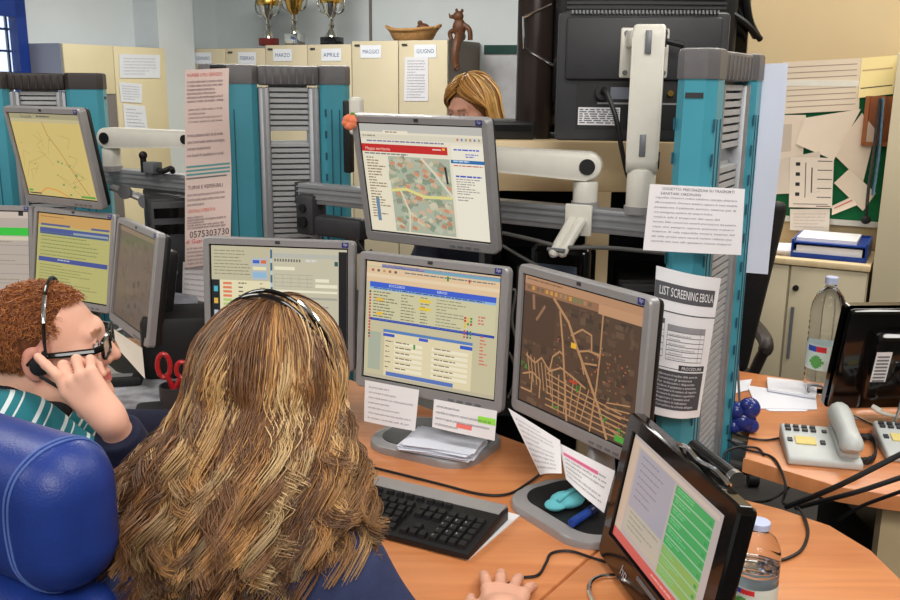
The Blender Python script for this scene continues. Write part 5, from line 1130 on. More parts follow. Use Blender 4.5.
# ------------------------------------------------------------------ left desk items
mc = PZ(128, 390, ZD)
pm = [PZ(x, y, ZD + .001) for x, y in ((70, 358), (165, 348), (190, 395), (165, 412), (112, 421), (80, 400))]
bm = B(); prism(bm, [(p.x, p.y) for p in pm][::-1], ZD, ZD + .003); tag(fin('desk_mat', bm, mat('mottled_grey_mat', (148, 148, 154), .5, 0, .45, 22)), 'mottled grey printed mat on the left desk under the side monitor', 'mat')
ps = PZ(176, 418, ZD); zt3 = PY(176, 385, ps.y).z
ph = empty('pen_cup', (ps.x, ps.y, ZD), label='dark grey pen cup holding red scissors near the curly hair', cat='cup')
bm = B(); lathe(bm, [(.03, 0), (.034, .003), (.036, zt3 - ZD), (.033, zt3 - ZD), (.03, .01)], n=24); fin('cup', bm, M['dark'], ph)
scs = empty('scissors', (ps.x, ps.y, zt3), (0, 0, R(10)), 'red-handled scissors standing in the dark pen cup', 'scissors')
for sx, r1 in ((-1, .02), (1, .018)):
    bm = B(); c = Vector((sx * .021, 0, .05 if sx < 0 else .038)); k = 20
    tube(bm, [c + Vector((r1 * math.cos(2 * math.pi * i / k) * .75, 0, r1 * (1.5 if sx < 0 else 1.1) * math.sin(2 * math.pi * i / k))) for i in range(k + 1)], .006, 8)
    tube(bm, [c + Vector((-sx * .005, 0, -.02)), (sx * .004, 0, -.005), (0, 0, -.02)], [.006, .007, .006], 8); fin('handle', bm, M['red'], scs)
bm = B(); b2(bm, (-.006, -.001, -.09), (.006, .001, -.01)); fin('blade', bm, M['chrome'], scs)
bm = B(); pk2 = PZ(150, 412, ZD); box(bm, (pk2.x + .03, pk2.y - .05, ZD + .02), (.09, .06, .04), Euler((0, 0, .3)).to_matrix(), .012); tag(fin('black_case', bm, M['rubber']), 'small black case on the left desk beside the pen cup', 'case')
pg = PZ(118, 386, ZD); gc = empty('glasses_case', (pg.x, pg.y, ZD + .004), (0, 0, R(14)), 'black case with grey print lying on the mottled mat', 'case'); bm = B(); box(bm, (0, 0, .013), (.13, .05, .026), None, .008); fin('body', bm, M['rubber'], gc)
bm = B(); b2(bm, (-.03, -.015, .0255), (.04, .012, .0265)); fin('print', bm, M['greymetal'], gc)
pcb = PZ(160, 442, ZD); cb2 = empty('correction_roller', (pcb.x, pcb.y, ZD), (0, 0, R(25)), 'small blue and white correction roller on the left desk', 'correction roller')
bm = B(); box(bm, (0, 0, .01), (.055, .03, .018), None, .007); fin('body', bm, mat('pale_blue_plastic', (150, 190, 224), .3), cb2)
bm = B(); box(bm, (-.028, 0, .012), (.025, .026, .02), None, .006); ball(bm, (.0, .0, .026), .011, 10); o = fin('cap', bm, M['cream'], cb2)
bm = B(); tube(bm, spline([PZ(112, 437, zc_), PZ(125, 431, zc_), PZ(140, 431, zc_), PZ(132, 437, zc_), PZ(120, 440, zc_)], 6), .005, 8); tag(fin('rubber_strap', bm, M['rubber']), 'black looped strap on the orange desk beside the forearm', 'strap')
bm = B()
pz = PY(178, 325, 2.5)
box(bm, (pz.x, 2.52, ZD + .09), (.2, .18, .18), Euler((0, 0, .2)).to_matrix(), .02); tag(fin('black_box', bm, M['rubber']), 'dark box in the shadows behind the scissors, below the white sheet', 'box')
bm = B(); pz = PY(172, 300, 2.62); box(bm, (pz.x, 2.65, pz.z - .02), (.13, .1, .05), Euler((.1, .2, .3)).to_matrix(), .015); box(bm, (pz.x, 2.66, (pz.z + ZD - .02) / 2), (.12, .1, pz.z - ZD - .02), Euler((0, 0, .3)).to_matrix(), .01); tag(fin('folded_cloth', bm, mat('grey_cloth', (150, 152, 160), .8, 0, .2, 30, .4, 60)), 'grey bundle between the black computer and the white sheet', 'bundle')
# items on the left rail
q = PY(152, 157, 3.02)
it = empty('rail_clamp', (q.x, q.y, 1.254), (0, 0, R(-34)), 'grey clamp with black knob on top of the left rail', 'clamp')
bm = B(); box(bm, (0, 0, .018), (.05, .04, .036), None, .004); fin('block', bm, M['greymetal'], it)
bm = B(); cyl(bm, (-.045, 0, 0), (-.045, 0, .05), .01); ball(bm, (-.045, 0, .055), .014, 12); fin('knob', bm, M['black'], it)
bm = B(); tube(bm, spline([(.03, 0, .012), (.06, -.01, .01), (.09, 0, .02), (.11, -.01, .012)], 5), .009, 8); fin('lever', bm, M['black'], it)
q = PY(140, 192, 2.98); fk = empty('arm_fork', q, (0, 0, R(-10)), 'grey folded arm link hanging under the left rail', 'arm link')
bm = B(); pts_ = [PY(x, y, 2.95) - q for x, y in ((112, 188), (130, 193), (150, 200))]; tube(bm, pts_, [.02, .022, .026], 10, .5); fin('link', bm, M['silver'], fk)
bm = B()
for x, y in ((128, 192), (150, 201)): c = PY(x, y, 2.93) - q; cyl(bm, c, c + Vector((0, -.012, 0)), .022)
fin('joint', bm, M['greymetal'], fk)
# white plate behind the web page monitor at the middle tower
q = PY(353, 118, 2.72); wpz = empty('wall_phone', q, (0, 0, R(-20)), 'white and black handset hanging at the right side of the middle tower', 'handset')
bm = B(); b2(bm, (-.012, -.01, -.05), (.03, .02, .06), .012, 3); fin('cover', bm, M['cream'], wpz)
bm = B(); b2(bm, (-.035, .0, -.16), (-.01, .03, .05), .006); fin('cradle', bm, M['black'], wpz)
# ------------------------------------------------------------------ chairs
def office_chair(loc, yaw, label):
    r = empty('office_chair', loc, (0, 0, yaw), label, 'chair')
    bm = B(); b2(bm, (-.24, -.24, .42), (.24, .24, .52), .04, 3); fin('seat', bm, M['chairblack'], r)
    bm = B(); n = 9
    for i in range(n):
        pass
    k = B(); b2(k, (-.23, -.03, 0), (.23, .04, .62), .03, 3)
    for v in k.verts:
        v.co.x *= .72 + .28 * min(1, v.co.z / .5); v.co.y += -.10 * (v.co.z / .62) ** 1.5 - .03 * math.cos(v.co.x * 6)
    bmesh.ops.translate(k, vec=(0, -.26, .56), verts=k.verts); fin('backrest', k, M['chairblack'], r)
    for sx in (-1, 1):
        bm = B(); tube(bm, spline([(sx * .2, -.2, .5), (sx * .22, -.24, .60), (sx * .235, -.24, .66), (sx * .235, .0, .68), (sx * .23, .12, .67)], 6), [.02] * 9 + [.026] * 16, 10); fin('armrest', bm, mat('brown_black', (52, 44, 40), .5) if 'brown_black' not in bpy.data.materials else bpy.data.materials['brown_black'], r)
    bm = B(); cyl(bm, (0, 0, .1), (0, 0, .43), .03); fin('column', bm, M['rubber'], r)
    bm = B()
    for i in range(5): a = 2 * math.pi * i / 5; tube(bm, [(0, 0, .1), (.3 * math.cos(a), .3 * math.sin(a), .06)], [.03, .018], 8)
    fin('star_base', bm, M['rubber'], r)
    for i in range(5):
        a = 2 * math.pi * i / 5; bm = B(); cyl(bm, (.3 * math.cos(a) - .02, .3 * math.sin(a), .028), (.3 * math.cos(a) + .02, .3 * math.sin(a), .028), .028); fin('caster', bm, M['rubber'], r)
    return r
p = PY(772, 290, 3.0)
oc = office_chair((.912, 3.42, 0), R(-4), 'black high-backed office chair seen from behind beside the right tower')
# blue leather chair in the foreground
bc = empty('leather_chair', (-.542, 1.04, 0), (0, 0, R(-30)), 'blue leather office chair with headrest in the lower left corner', 'chair')
def cushion(lo, hi, bev, bend=0.0):
    bm = B(); b2(bm, lo, hi, bev, 6)
    return bm
HZ0, HZ1 = .965, 1.15
bm = B(); b2(bm, (-.28, -.062, HZ0), (.165, .062, HZ1), .06, 8)
fin('headrest', bm, M['leather'], bc)
from mathutils.bvhtree import BVHTree
_hm = [o for o in bc.children if o.name.startswith('headrest')][0].data
_bv = BVHTree.FromPolygons([v.co.copy() for v in _hm.vertices], [tuple(p.vertices) for p in _hm.polygons])
zm = (HZ0 + HZ1) / 2
for dx in (0, .007):
    bm = B(); L_ = []
    for i in range(41):
        a = R(-80 + 250 * i / 40); d = Vector((0, -math.cos(a), math.sin(a)))
        o = Vector((.112 + dx - .022 * max(0, math.cos(a)) ** 1.5, 0, zm)); h = _bv.ray_cast(o + d * .4, -d)
        if h[0] is not None: L_.append(h[0] + d * .0006)
    tube(bm, L_, .0016, 6)
    if dx: fin('seam', bm, M['stitch'], bc)
    else: fin('seam', bm, M['stitch'], bc)

bm = B(); b2(bm, (-.29, -.07, .45), (.165, .07, HZ0 - .004), .055, 8); fin('backrest', bm, M['leather'], bc)
bm = B(); b2(bm, (-.36, .06, .40), (-.10, .40, .49), .05, 5); fin('seat', bm, M['leather'], bc)
bm = B(); cyl(bm, (-.2, .22, .1), (-.2, .22, .42), .03); fin('column', bm, M['rubber'], bc)
bm = B()
for i in range(5): a = 2 * math.pi * i / 5; tube(bm, [(-.2, .22, .1), (-.2 + .2 * math.cos(a), .22 + .2 * math.sin(a), .05)], [.03, .018], 8)
fin('star_base', bm, M['rubber'], bc)
for i in range(5):
    a = 2 * math.pi * i / 5; bm = B(); ball(bm, (-.2 + .2 * math.cos(a), .22 + .2 * math.sin(a), .028), .028, 12); fin('caster', bm, M['rubber'], bc)
# ------------------------------------------------------------------ light
def area(name, loc, size, energy, rot=(0, 0, 0), col=(1, 1, 1)):
    l = bpy.data.lights.new(name, 'AREA'); l.shape = 'RECTANGLE'; l.size, l.size_y = size; l.energy = energy; l.color = col
    o = bpy.data.objects.new(name, l); C.objects.link(o); o.location = loc; o.rotation_euler = rot; return o
for i, (s, t, e_) in enumerate(((-2.6, 1.0, 30), (.3, 1.0, 30), (-3.2, 4.2, 66), (.8, 3.0, 34), (-2.6, -1.4, 36), (.3, -1.2, 36), (-.6, 4.0, 28))):
    area('ceiling_or_fill_lamp', rp(s, t, 2.86), (1.5, .6), e_, (0, 0, AR), (1.0, .97, .92))
area('ceiling_or_fill_lamp', (.2, -1.3, 2.6), (1.4, .9), 34, (R(52), 0, R(4)), (1, .97, .93))  # added fill light behind the camera, stands for no lamp of the room
wd = bpy.data.worlds.new('daylight'); bpy.context.scene.world = wd; wd.use_nodes = True
bg = wd.node_tree.nodes['Background']; bg.inputs['Color'].default_value = (.75, .85, 1, 1); bg.inputs['Strength'].default_value = 1.6
# ------------------------------------------------------------------ people: one distance field per body, meshed as one surface
def A3(*p): return np.array(p, np.float32)
def smin(a, b, k):
    h = np.maximum(k - np.abs(a - b), 0) / k
    return np.minimum(a, b) - h * h * k * .25
def smax(a, b, k): return -smin(-a, -b, k)
def cap(P, a, b, ra, rb=None):
    rb = ra if rb is None else rb
    a, b = np.asarray(a, np.float32), np.asarray(b, np.float32); ab = b - a
    t = np.clip((P - a) @ ab / max(1e-9, float(ab @ ab)), 0, 1)
    return np.linalg.norm(P - a - t[:, None] * ab, axis=1) - (ra + (rb - ra) * t)
def ell(P, c, r):
    p = (P - np.asarray(c, np.float32)); r = np.asarray(r, np.float32)
    k0 = np.linalg.norm(p / r, axis=1); k1 = np.linalg.norm(p / (r * r), axis=1)
    return k0 * (k0 - 1) / np.maximum(k1, 1e-6)
def sph_(P, c, r): return np.linalg.norm(P - np.asarray(c, np.float32), axis=1) - r
def sdf_mesh(fn, lo, hi, h, blk=12, slack=1.6):
    lo = np.array(lo, np.float32); n = np.ceil((np.array(hi) - lo) / h).astype(int) + 1
    nb = (n + blk - 1) // blk; n = nb * blk
    D = np.full(n, 1.0, np.float32)
    bi = np.stack(np.meshgrid(*[np.arange(k) for k in nb], indexing='ij'), -1).reshape(-1, 3)
    cen = lo + (bi * blk + (blk - 1) / 2) * h
    dc = fn(cen.astype(np.float32)); rad = blk * h * .9
    act = np.abs(dc) < rad * slack
    for (i, j, k), v in zip(bi[~act], dc[~act]): D[i * blk:(i + 1) * blk, j * blk:(j + 1) * blk, k * blk:(k + 1) * blk] = v
    off = np.stack(np.meshgrid(*[np.arange(blk)] * 3, indexing='ij'), -1).reshape(-1, 3)
    ai = bi[act]; CH = 120
    for s in range(0, len(ai), CH):
        b = ai[s:s + CH]
        P = lo + (b[:, None, :] * blk + off[None]) * h
        v = fn(P.reshape(-1, 3).astype(np.float32)).reshape(len(b), blk, blk, blk)
        for (i, j, k), w in zip(b, v): D[i * blk:(i + 1) * blk, j * blk:(j + 1) * blk, k * blk:(k + 1) * blk] = w
    S = D < 0
    m = np.zeros(np.array(n) - 1, np.int8)
    for dx in (0, 1):
        for dy in (0, 1):
            for dz in (0, 1): m += S[dx:n[0] - 1 + dx, dy:n[1] - 1 + dy, dz:n[2] - 1 + dz]
    cells = np.argwhere((m > 0) & (m < 8))
    idx = np.full(m.shape, -1, np.int32); idx[tuple(cells.T)] = np.arange(len(cells))
    acc = np.zeros((len(cells), 3), np.float32); cnt = np.zeros(len(cells), np.float32)
    cs = [(a, b, c) for a in (0, 1) for b in (0, 1) for c in (0, 1)]
    for a in cs:
        for ax in range(3):
            if a[ax]: continue
            b = list(a); b[ax] = 1
            da = D[tuple((cells + a).T)]; db = D[tuple((cells + b).T)]
            k = (da < 0) != (db < 0); t = np.where(k, da / np.where(k, da - db, 1), 0)
            p = np.array(a, np.float32)[None] + t[:, None] * (np.array(b) - np.array(a))[None]
            acc += p * k[:, None]; cnt += k
    V = lo + (cells + acc / cnt[:, None]) * h
    F = []
    for ax in range(3):
        u, v = [(1, 2), (2, 0), (0, 1)][ax]
        s0 = np.take(S, range(0, n[ax] - 1), ax); s1 = np.take(S, range(1, n[ax]), ax)
        e = np.argwhere(s0 != s1)
        e = e[(e[:, u] > 0) & (e[:, v] > 0) & (e[:, u] < n[u] - 1) & (e[:, v] < n[v] - 1)]
        fl = S[tuple(e.T)]
        q = []
        for du, dv in ((0, 0), (1, 0), (1, 1), (0, 1)):
            c = e.copy(); c[:, u] -= du; c[:, v] -= dv; q.append(idx[tuple(c.T)])
        q = np.stack(q, 1); q[~fl] = q[~fl][:, ::-1]
        F.append(q)
    F = np.concatenate(F); F = F[(F >= 0).all(1)]
    # one Newton step towards the surface
    g = np.stack([fn((V + d).astype(np.float32)) - fn((V - d).astype(np.float32)) for d in np.eye(3, dtype=np.float32) * h * .5], 1) / h
    d0 = fn(V.astype(np.float32)); V = V - g * (d0 / np.maximum((g * g).sum(1), .2))[:, None]
    return V.astype(np.float32), F
def npmesh(name, V, F, m, parent=None, col=None, extra=None, origin=None, relax=0):
    me = bpy.data.meshes.new(name)
    if origin is not None: V = V - np.array(origin, np.float32)
    me.vertices.add(len(V)); me.vertices.foreach_set('co', V.astype(np.float32).ravel())
    k = F.shape[1]
    me.loops.add(F.size); me.loops.foreach_set('vertex_index', F.astype(np.int32).ravel())
    me.polygons.add(len(F)); me.polygons.foreach_set('loop_start', np.arange(0, F.size, k, dtype=np.int32))
    me.update(calc_edges=True)
    if col is not None:
        a = me.color_attributes.new('col', 'FLOAT_COLOR', 'POINT'); a.data.foreach_set('color', np.concatenate([col, np.ones((len(col), 1))], 1).astype(np.float32).ravel())
    if extra is not None:
        a = me.attributes.new('stripe', 'FLOAT', 'POINT'); a.data.foreach_set('value', extra.astype(np.float32))
    return link(name, me, m, parent, sharp=0)
class Frame:
    """local axes: x = the person's right, y = forward, z = up"""
    def __init__(s, c, f, roll=0, k=1.0):
        s.k = k
        f = Vector(f).normalized(); r = f.cross(Vector((0, 0, 1))).normalized(); u = r.cross(f)
        if roll:
            q = Matrix.Rotation(roll, 3, f); r = q @ r; u = q @ u
        s.c = np.array(c, np.float32); s.M = np.array([r, f, u], np.float32)
    def l(s, P): return (P - s.c) @ s.M.T / s.k
    def w(s, p): return s.c + np.asarray(p, np.float32) @ s.M * s.k
def head_sdf(p, male=True, jaw=1.0):
    x = np.abs(p[:, 0]); q = np.stack([x, p[:, 1], p[:, 2]], 1)
    d = ell(p, (0, -.014, .032), (.076, .097, .088))
    d = smin(d, ell(p, (0, .03, -.03), (.060, .064, .082)), .035)
    d = smin(d, cap(q, (.045, .005, -.065), (.012, .068, -.1), .022, .02), .035)
    d = smin(d, sph_(p, (0, .074, -.1), .021), .025)
    d = smin(d, sph_(q, (.042, .058, -.012), .022), .03)
    d = smin(d, cap(q, (0, .087, .036), (.036, .076, .034), .011), .016)
    d = smax(d, -sph_(q, (.031, .106, .012), .017), .016)
    d = smin(d, sph_(q, (.031, .0775, .012), .0135), .004)
    d = smin(d, cap(p, (0, .086, .026), (0, .110, -.02), .0075, .0115), .012)
    d = smin(d, sph_(q, (.0115, .097, -.026), .0085), .008)
    d = smin(d, cap(q, (0, .0925, -.053), (.02, .083, -.056), .0065, .004), .006)
    d = smin(d, cap(q, (0, .0915, -.066), (.017, .083, -.063), .0075, .004), .006)
    d = smax(d, -cap(q, (0, .1035, -.0595), (.022, .089, -.0595), .0018), .004)
    e = ell(q, (.079, -.012, .002), (.009, .02, .032)); e = smax(e, -ell(q, (.089, -.008, .004), (.008, .011, .019)), .006)
    d = smin(d, e, .008)
    d = smin(d, cap(p, (0, -.025, -.05), (0, -.045, -.15), .052, .054), .03)
    return d
def paint_head(col, L, brow, lip, skin, iris=(60, 80, 90), blush=True):
    x = np.abs(L[:, 0]); y, z = L[:, 1], L[:, 2]
    def mix(mask, c, k=1.0):
        mk = (mask * k)[:, None]; col[:] = col * (1 - mk) + np.array(lin(c)) * mk
    if blush: mix(np.clip(1 - np.hypot(np.hypot(x - .045, (z + .025) * .9), (y - .07) * .7) / .04, 0, 1), (226, 130, 116), .45); mix(np.clip(1 - np.sqrt(x ** 2 + (y - .115) ** 2 + (z + .02) ** 2) / .02, 0, 1), (220, 120, 104), .25); mix(((x > .07) & (np.abs(z) < .04) & (y < .02)).astype(float), (216, 122, 108), .45)
    mix(((np.abs(z + .0595) < .0095 * np.clip(1 - x / .026, 0, 1) ** .5) & (y > .078)).astype(float), lip)
    mix(((np.abs(z - (.037 + .1 * (x - .03) * (x < .03) - .25 * (x - .04) * (x > .04))) < .0042) & (x > .012) & (x < .046) & (y > .05)).astype(float), brow, .8)
    e = np.hypot(x - .031, (z - .012) * 1.9); fr = y > .07
    mix(((e < .0125) & fr).astype(float), (226, 220, 216)); mix(((np.hypot(x - .031, z - .011) < .0058) & (np.abs(z - .012) < .0062) & fr).astype(float), iris); mix(((np.abs(e - .0128) < .0016) & fr & (z > .01)).astype(float), (60, 40, 34), .9)
FB = [(.030, .088), (.0105, .092), (-.0105, .088), (-.029, .079)]
FLN = [(.042, .025, .020), (.046, .028, .021), (.042, .026, .020), (.033, .020, .018)]
def finger_chains(curls, spread=1.0, thumb=None, override=None):
    """joint chains in hand axes: x to the thumb, y along the fingers, z out of the back of the hand"""
    ch = []
    for i in range(4):
        if override and i in override: ch.append([np.array(p, np.float32) for p in override[i]]); continue
        bx, by = FB[i]; p = np.array((bx, by, 0.)); a = 0.; s = (.10, .02, -.06, -.14)[i] * spread; pts = [p]
        for L, c in zip(FLN[i], curls[i]):
            a += c; p = p + L * np.array((math.sin(s) * math.cos(a), math.cos(s) * math.cos(a), -math.sin(a))); pts.append(p)
        ch.append(pts)
    th = thumb or [(.020, .018, -.006), (.043, .046, -.014), (.056, .074, -.020), (.058, .098, -.024)]
    ch.append([np.array(p, np.float32) for p in th])
    return ch
def hand_sdf(P, W, t, f, d_, chains, sc_=1.0):
    L = np.stack([(P - W) @ t, (P - W) @ f, (P - W) @ d_], 1) / sc_
    d = None
    for i, (bx, by) in enumerate(FB):
        k = cap(L, (bx * .55, .008, -.002), (bx, by - .002, 0), .0145, .0118); d = k if d is None else smin(d, k, .014)
    d = smin(d, cap(L, (.014, .02, -.008), (.028, .055, -.012), .016, .012), .015)
    d = smin(d, cap(L, (0, -.012, 0), (0, .014, 0), .0235, .024), .02)
    fg = None
    for i, pts in enumerate(chains):
        r0, r1 = ((.0098, .0078), (.0102, .0080), (.0096, .0076), (.0086, .0068), (.0125, .0092))[i]
        n = len(pts) - 1; k = None
        for j in range(n):
            c = cap(L, pts[j], pts[j + 1], r0 + (r1 - r0) * j / n, r0 + (r1 - r0) * (j + 1) / n); k = c if k is None else smin(k, c, .004)
        fg = k if fg is None else np.minimum(fg, k)
    return smin(d, fg, .007) * sc_
def axes(f, dors):
    f = np.array(Vector(f).normalized(), np.float32); d = np.array(dors, np.float32); d = d - f * (d @ f); d /= np.linalg.norm(d)
    return np.cross(f, d).astype(np.float32), f, d      # x = f x d
def strand_mesh(name, P, rad, col, m, parent, origin, sides=3):
    n, k, _ = P.shape
    T = np.gradient(P, axis=1); T /= np.maximum(np.linalg.norm(T, axis=2, keepdims=True), 1e-9)
    rng = np.random.default_rng(5); ref = rng.normal(size=(n, 1, 3)); ref /= np.linalg.norm(ref, axis=2, keepdims=True)
    U = np.cross(T, np.broadcast_to(ref, T.shape)); U /= np.maximum(np.linalg.norm(U, axis=2, keepdims=True), 1e-6); Vv = np.cross(T, U)
    rings = [P + (U * math.cos(2 * math.pi * i / sides) + Vv * math.sin(2 * math.pi * i / sides)) * rad[..., None] for i in range(sides)]
    V = np.stack(rings, 2).reshape(-1, 3)
    base = (np.arange(n)[:, None] * k + np.arange(k - 1)[None]) * sides
    F = []
    for i in range(sides):
        j = (i + 1) % sides; F.append(np.stack([base + i, base + j, base + sides + j, base + sides + i], -1).reshape(-1, 4))
    C_ = np.repeat(col, sides, axis=1).reshape(-1, 3)
    return npmesh(name, V.astype(np.float32), np.concatenate(F), m, parent, C_, origin=origin)
def linA(c): return np.array(lin(c), np.float32)
SKM, SKW = (232, 178, 154), (228, 172, 146)
# stripes for the man's top
def stripemat():
    m = bpy.data.materials.new('teal_striped_knit'); m.use_nodes = True; nt = m.node_tree; b = nt.nodes['Principled BSDF']; b.inputs['Roughness'].default_value = .85
    a = nt.nodes.new('ShaderNodeAttribute'); a.attribute_name = 'stripe'
    def mth(op, x, y):
        n = nt.nodes.new('ShaderNodeMath'); n.operation = op
        if isinstance(x, (int, float)): n.inputs[0].default_value = x
        else: nt.links.new(x, n.inputs[0])
        n.inputs[1].default_value = y; return n.outputs[0]
    fr = mth('FRACT', mth('MULTIPLY', a.outputs['Fac'], 1 / .046), 0)
    s1 = mth('LESS_THAN', fr, .14)
    fr2 = mth('FRACT', mth('ADD', mth('MULTIPLY', a.outputs['Fac'], 1 / .046), .62), 0); s2 = mth('LESS_THAN', fr2, .06)
    r = nt.nodes.new('ShaderNodeMix'); r.data_type = 'RGBA'; r.inputs[6].default_value = (*lin((22, 112, 124)), 1); r.inputs[7].default_value = (*lin((206, 218, 218)), 1)
    r2 = nt.nodes.new('ShaderNodeMath'); r2.operation = 'MAXIMUM'; nt.links.new(s1, r2.inputs[0]); nt.links.new(s2, r2.inputs[1])
    nt.links.new(r2.outputs[0], r.inputs[0]); nt.links.new(r.outputs[2], b.inputs['Base Color'])
    return m
rng = np.random.default_rng(11)
# ================= woman at the keyboard
Wh = A3(-.246, 1.205, 1.128); WF = Frame(Wh, (.30, 1, -.16), R(4), .95)
wroot = empty('person', (-.24, 1.05, 0), label='woman seen from behind with long curly blonde-brown hair, navy sweater, typing hand on mouse', cat='person')
wo = Vector(wroot.location)
tW, fW, dW = axes((.12, .96, -.10), (0, -.05, 1)); 
if tW[0] > 0: tW = -tW                           # right hand, palm down: thumb to the left
WR = A3(.082, 1.222, .782)
chW = finger_chains([(.06, .12, .12), (.04, .14, .12), (.06, .14, .12), (.1, .16, .16)], 1.7)
WL = A3(-.28, 1.51, .772); tL, fL, dL = axes((.35, .9, -.05), (0, 0, 1))
if tL[0] < 0: tL = -tL
chL = finger_chains([(.3, .4, .3)] * 4)
RE, LE = A3(-.01, 1.04, .772), A3(-.42, 1.27, .80)
def woman_body(P):
    d = head_sdf(WF.l(P)) * WF.k
    d = smin(d, cap(P, WF.w((0, -.03, -.07)), (-.24, 1.10, .99), .05, .06), .03)
    d = smin(d, ell(P, (-.24, 1.06, .80), (.15, .095, .20)), .05); d = smin(d, ell(P, (-.24, 1.02, .58), (.14, .11, .14)), .06)
    for s, E_, W_ in (((-.130, 1.06, .925), RE, WR), ((-.38, 1.07, .93), LE, WL)):
        d = smin(d, cap(P, s, E_, .038, .034), .03); d = smin(d, cap(P, E_, W_, .034, .024), .02)
    d = smin(d, hand_sdf(P, WR, tW, fW, dW, chW, .95), .012); d = smin(d, hand_sdf(P, WL, tL, fL, dL, chL, .95), .012)
    return d
V, F = sdf_mesh(woman_body, (-.60, .86, .40), (.20, 1.56, 1.30), .0042)
L = WF.l(V); col = np.tile(linA(SKW), (len(V), 1)).astype(np.float64); hm = (L[:, 2] > -.12)
sub = col[hm]; paint_head(sub, L[hm], (110, 80, 50), (190, 100, 95), SKW); col[hm] = sub
npmesh('body', V, F, M['skin'], wroot, col, origin=wo)
def woman_top(P):
    d = ell(P, (-.25, 1.055, .80), (.162, .118, .215)); d = smin(d, ell(P, (-.24, 1.02, .58), (.160, .130, .15)), .06)
    d = smin(d, cap(P, (-.36, 1.065, .955), (-.15, 1.06, .95), .056), .06); d = smin(d, cap(P, (-.24, 1.075, .98), (-.24, 1.09, 1.01), .066, .06), .04)
    for s, E_, W_ in (((-.125, 1.05, .935), RE, WR), ((-.385, 1.06, .942), LE, WL)):
        d = smin(d, cap(P, s, E_, .057, .048), .04); d = smin(d, cap(P, E_, E_ + (W_ - E_) * .82, .048, .034), .02)
    n = P * 30
    return d + .0022 * np.sin(n[:, 0] * 1.7 + n[:, 2] * 1.1 + np.sin(n[:, 1] * 2) * 1.3) * np.sin(n[:, 2] * .8 + n[:, 1] * 1.4)
V, F = sdf_mesh(woman_top, (-.62, .84, .40), (.16, 1.50, 1.12), .007); npmesh('sweater', V, F, M['navy'], wroot, origin=wo)
def woman_legs(P):
    d = ell(P, (-.24, 1.02, .50), (.17, .15, .11))
    for x in (-.33, -.15):
        d = smin(d, cap(P, (x, 1.03, .50), (x, 1.42, .50), .085, .065), .04); d = smin(d, cap(P, (x, 1.42, .50), (x, 1.45, .08), .062, .045), .03); d = smin(d, cap(P, (x, 1.43, .045), (x, 1.58, .035), .042, .034), .02)
    return d
V, F = sdf_mesh(woman_legs, (-.5, .78, -.01), (.02, 1.7, .7), .011); npmesh('trousers', V, F, M['chairblack'], wroot, origin=wo)
# --- hair
SR = np.array((.083, .100, .112)); SC = np.array((0, -.012, .026))
def hair_path(th0, ph0, lay, lenk, Fh, Fb, K=30, spread=1.0, shift=0.0, drop=1.0):
    """falls over the skull (head frame Fh), then hangs to the back and shoulders (upright frame Fb); world points"""
    s = np.linspace(0, 1, K)[None]; part = .34
    thend = np.radians(98); a = np.clip(s / part, 0, 1); th = th0[:, None] + (np.maximum(thend, th0[:, None] + .05) - th0[:, None]) * a
    ph = ph0[:, None] * (1 + 0 * s); lim = np.radians(108)
    ph = np.where(np.abs(ph) > lim, ph + (np.sign(ph) * lim - ph) * np.clip(a * 1.2, 0, 1), ph)
    def skull(t, p_, kk): return np.stack([SC[0] + SR[0] * kk * np.sin(t) * np.sin(p_), SC[1] - SR[1] * kk * np.sin(t) * np.cos(p_), SC[2] + SR[2] * kk * np.cos(t)], -1)
    X = Fh.w(skull(th, ph, 1 + (.06 + .22 * lay[:, None]) * np.minimum(1, .4 + a)))
    phe = ph[:, -1:]; E_ = Fh.w(skull(np.maximum(thend, th0[:, None] + .05), phe, 1 + .06 + .22 * lay[:, None]))
    le = Fb.l(E_.reshape(-1, 3)).reshape(E_.shape); pe = np.arctan2(le[..., 0], -(le[..., 1] - .03))
    T = np.stack([np.sin(pe) * (.142 + .045 * lay[:, None]) * spread + shift, -.085 - (.135 * np.maximum(np.cos(pe), -.15) + .035 * lay[:, None]) * spread, (-.128 - .042 * np.cos(pe) - .034 * lenk[:, None]) * drop], -1)
    T = Fb.w(T); b = np.clip((s - part) / (1 - part), 0, 1)[..., None]
    ctl = E_ + (T - E_) * np.array((.45, .45, .52)); H = (1 - b) ** 2 * E_ + 2 * b * (1 - b) * ctl + b * b * T
    return np.where((s >= part)[..., None], H, X)
WB = Frame(Wh, (.06, 1, 0))
NC, NS, K = 520, 26, 36
cth0 = 0; cth = np.arccos(1 - rng.uniform(0, 1, NC) * (1 - math.cos(math.radians(76)))); cph = rng.uniform(-math.pi, math.pi, NC)
okc = ~((cth > math.radians(40)) & (np.abs(cph) > math.radians(122))); cth, cph = cth[okc], cph[okc]; NC = len(cth)
clay = rng.uniform(.05, 1, NC); clen = rng.uniform(-1.2, 1.3, NC)
cid = np.repeat(np.arange(NC), NS); n = len(cid)
G = hair_path(cth, cph, clay, clen, WF, WB, K, shift=-.012)
own = hair_path(np.clip(cth[cid] + rng.normal(0, .10, n), .02, 1.55), cph[cid] + rng.normal(0, .12, n) / np.maximum(.35, np.sin(cth[cid])), np.clip(clay[cid] + rng.normal(0, .12, n), 0, 1.1), clen[cid] + rng.normal(0, .22, n), WF, WB, K, shift=-.012)
s = np.linspace(0, 1, K); cl = (.10 + .76 * s ** .8)[None, :, None]
Ph = own * (1 - cl) + G[cid] * cl
amp = .0020 + .0128 * np.clip((s - .10) / .62, 0, 1) ** 1.15
fq = rng.uniform(2.2, 3.9, NC)[cid]; p1 = rng.uniform(0, 6.28, NC)[cid] + rng.normal(0, .45, n); hand_ = np.where(rng.uniform(size=NC) < .5, 1, -1)[cid]
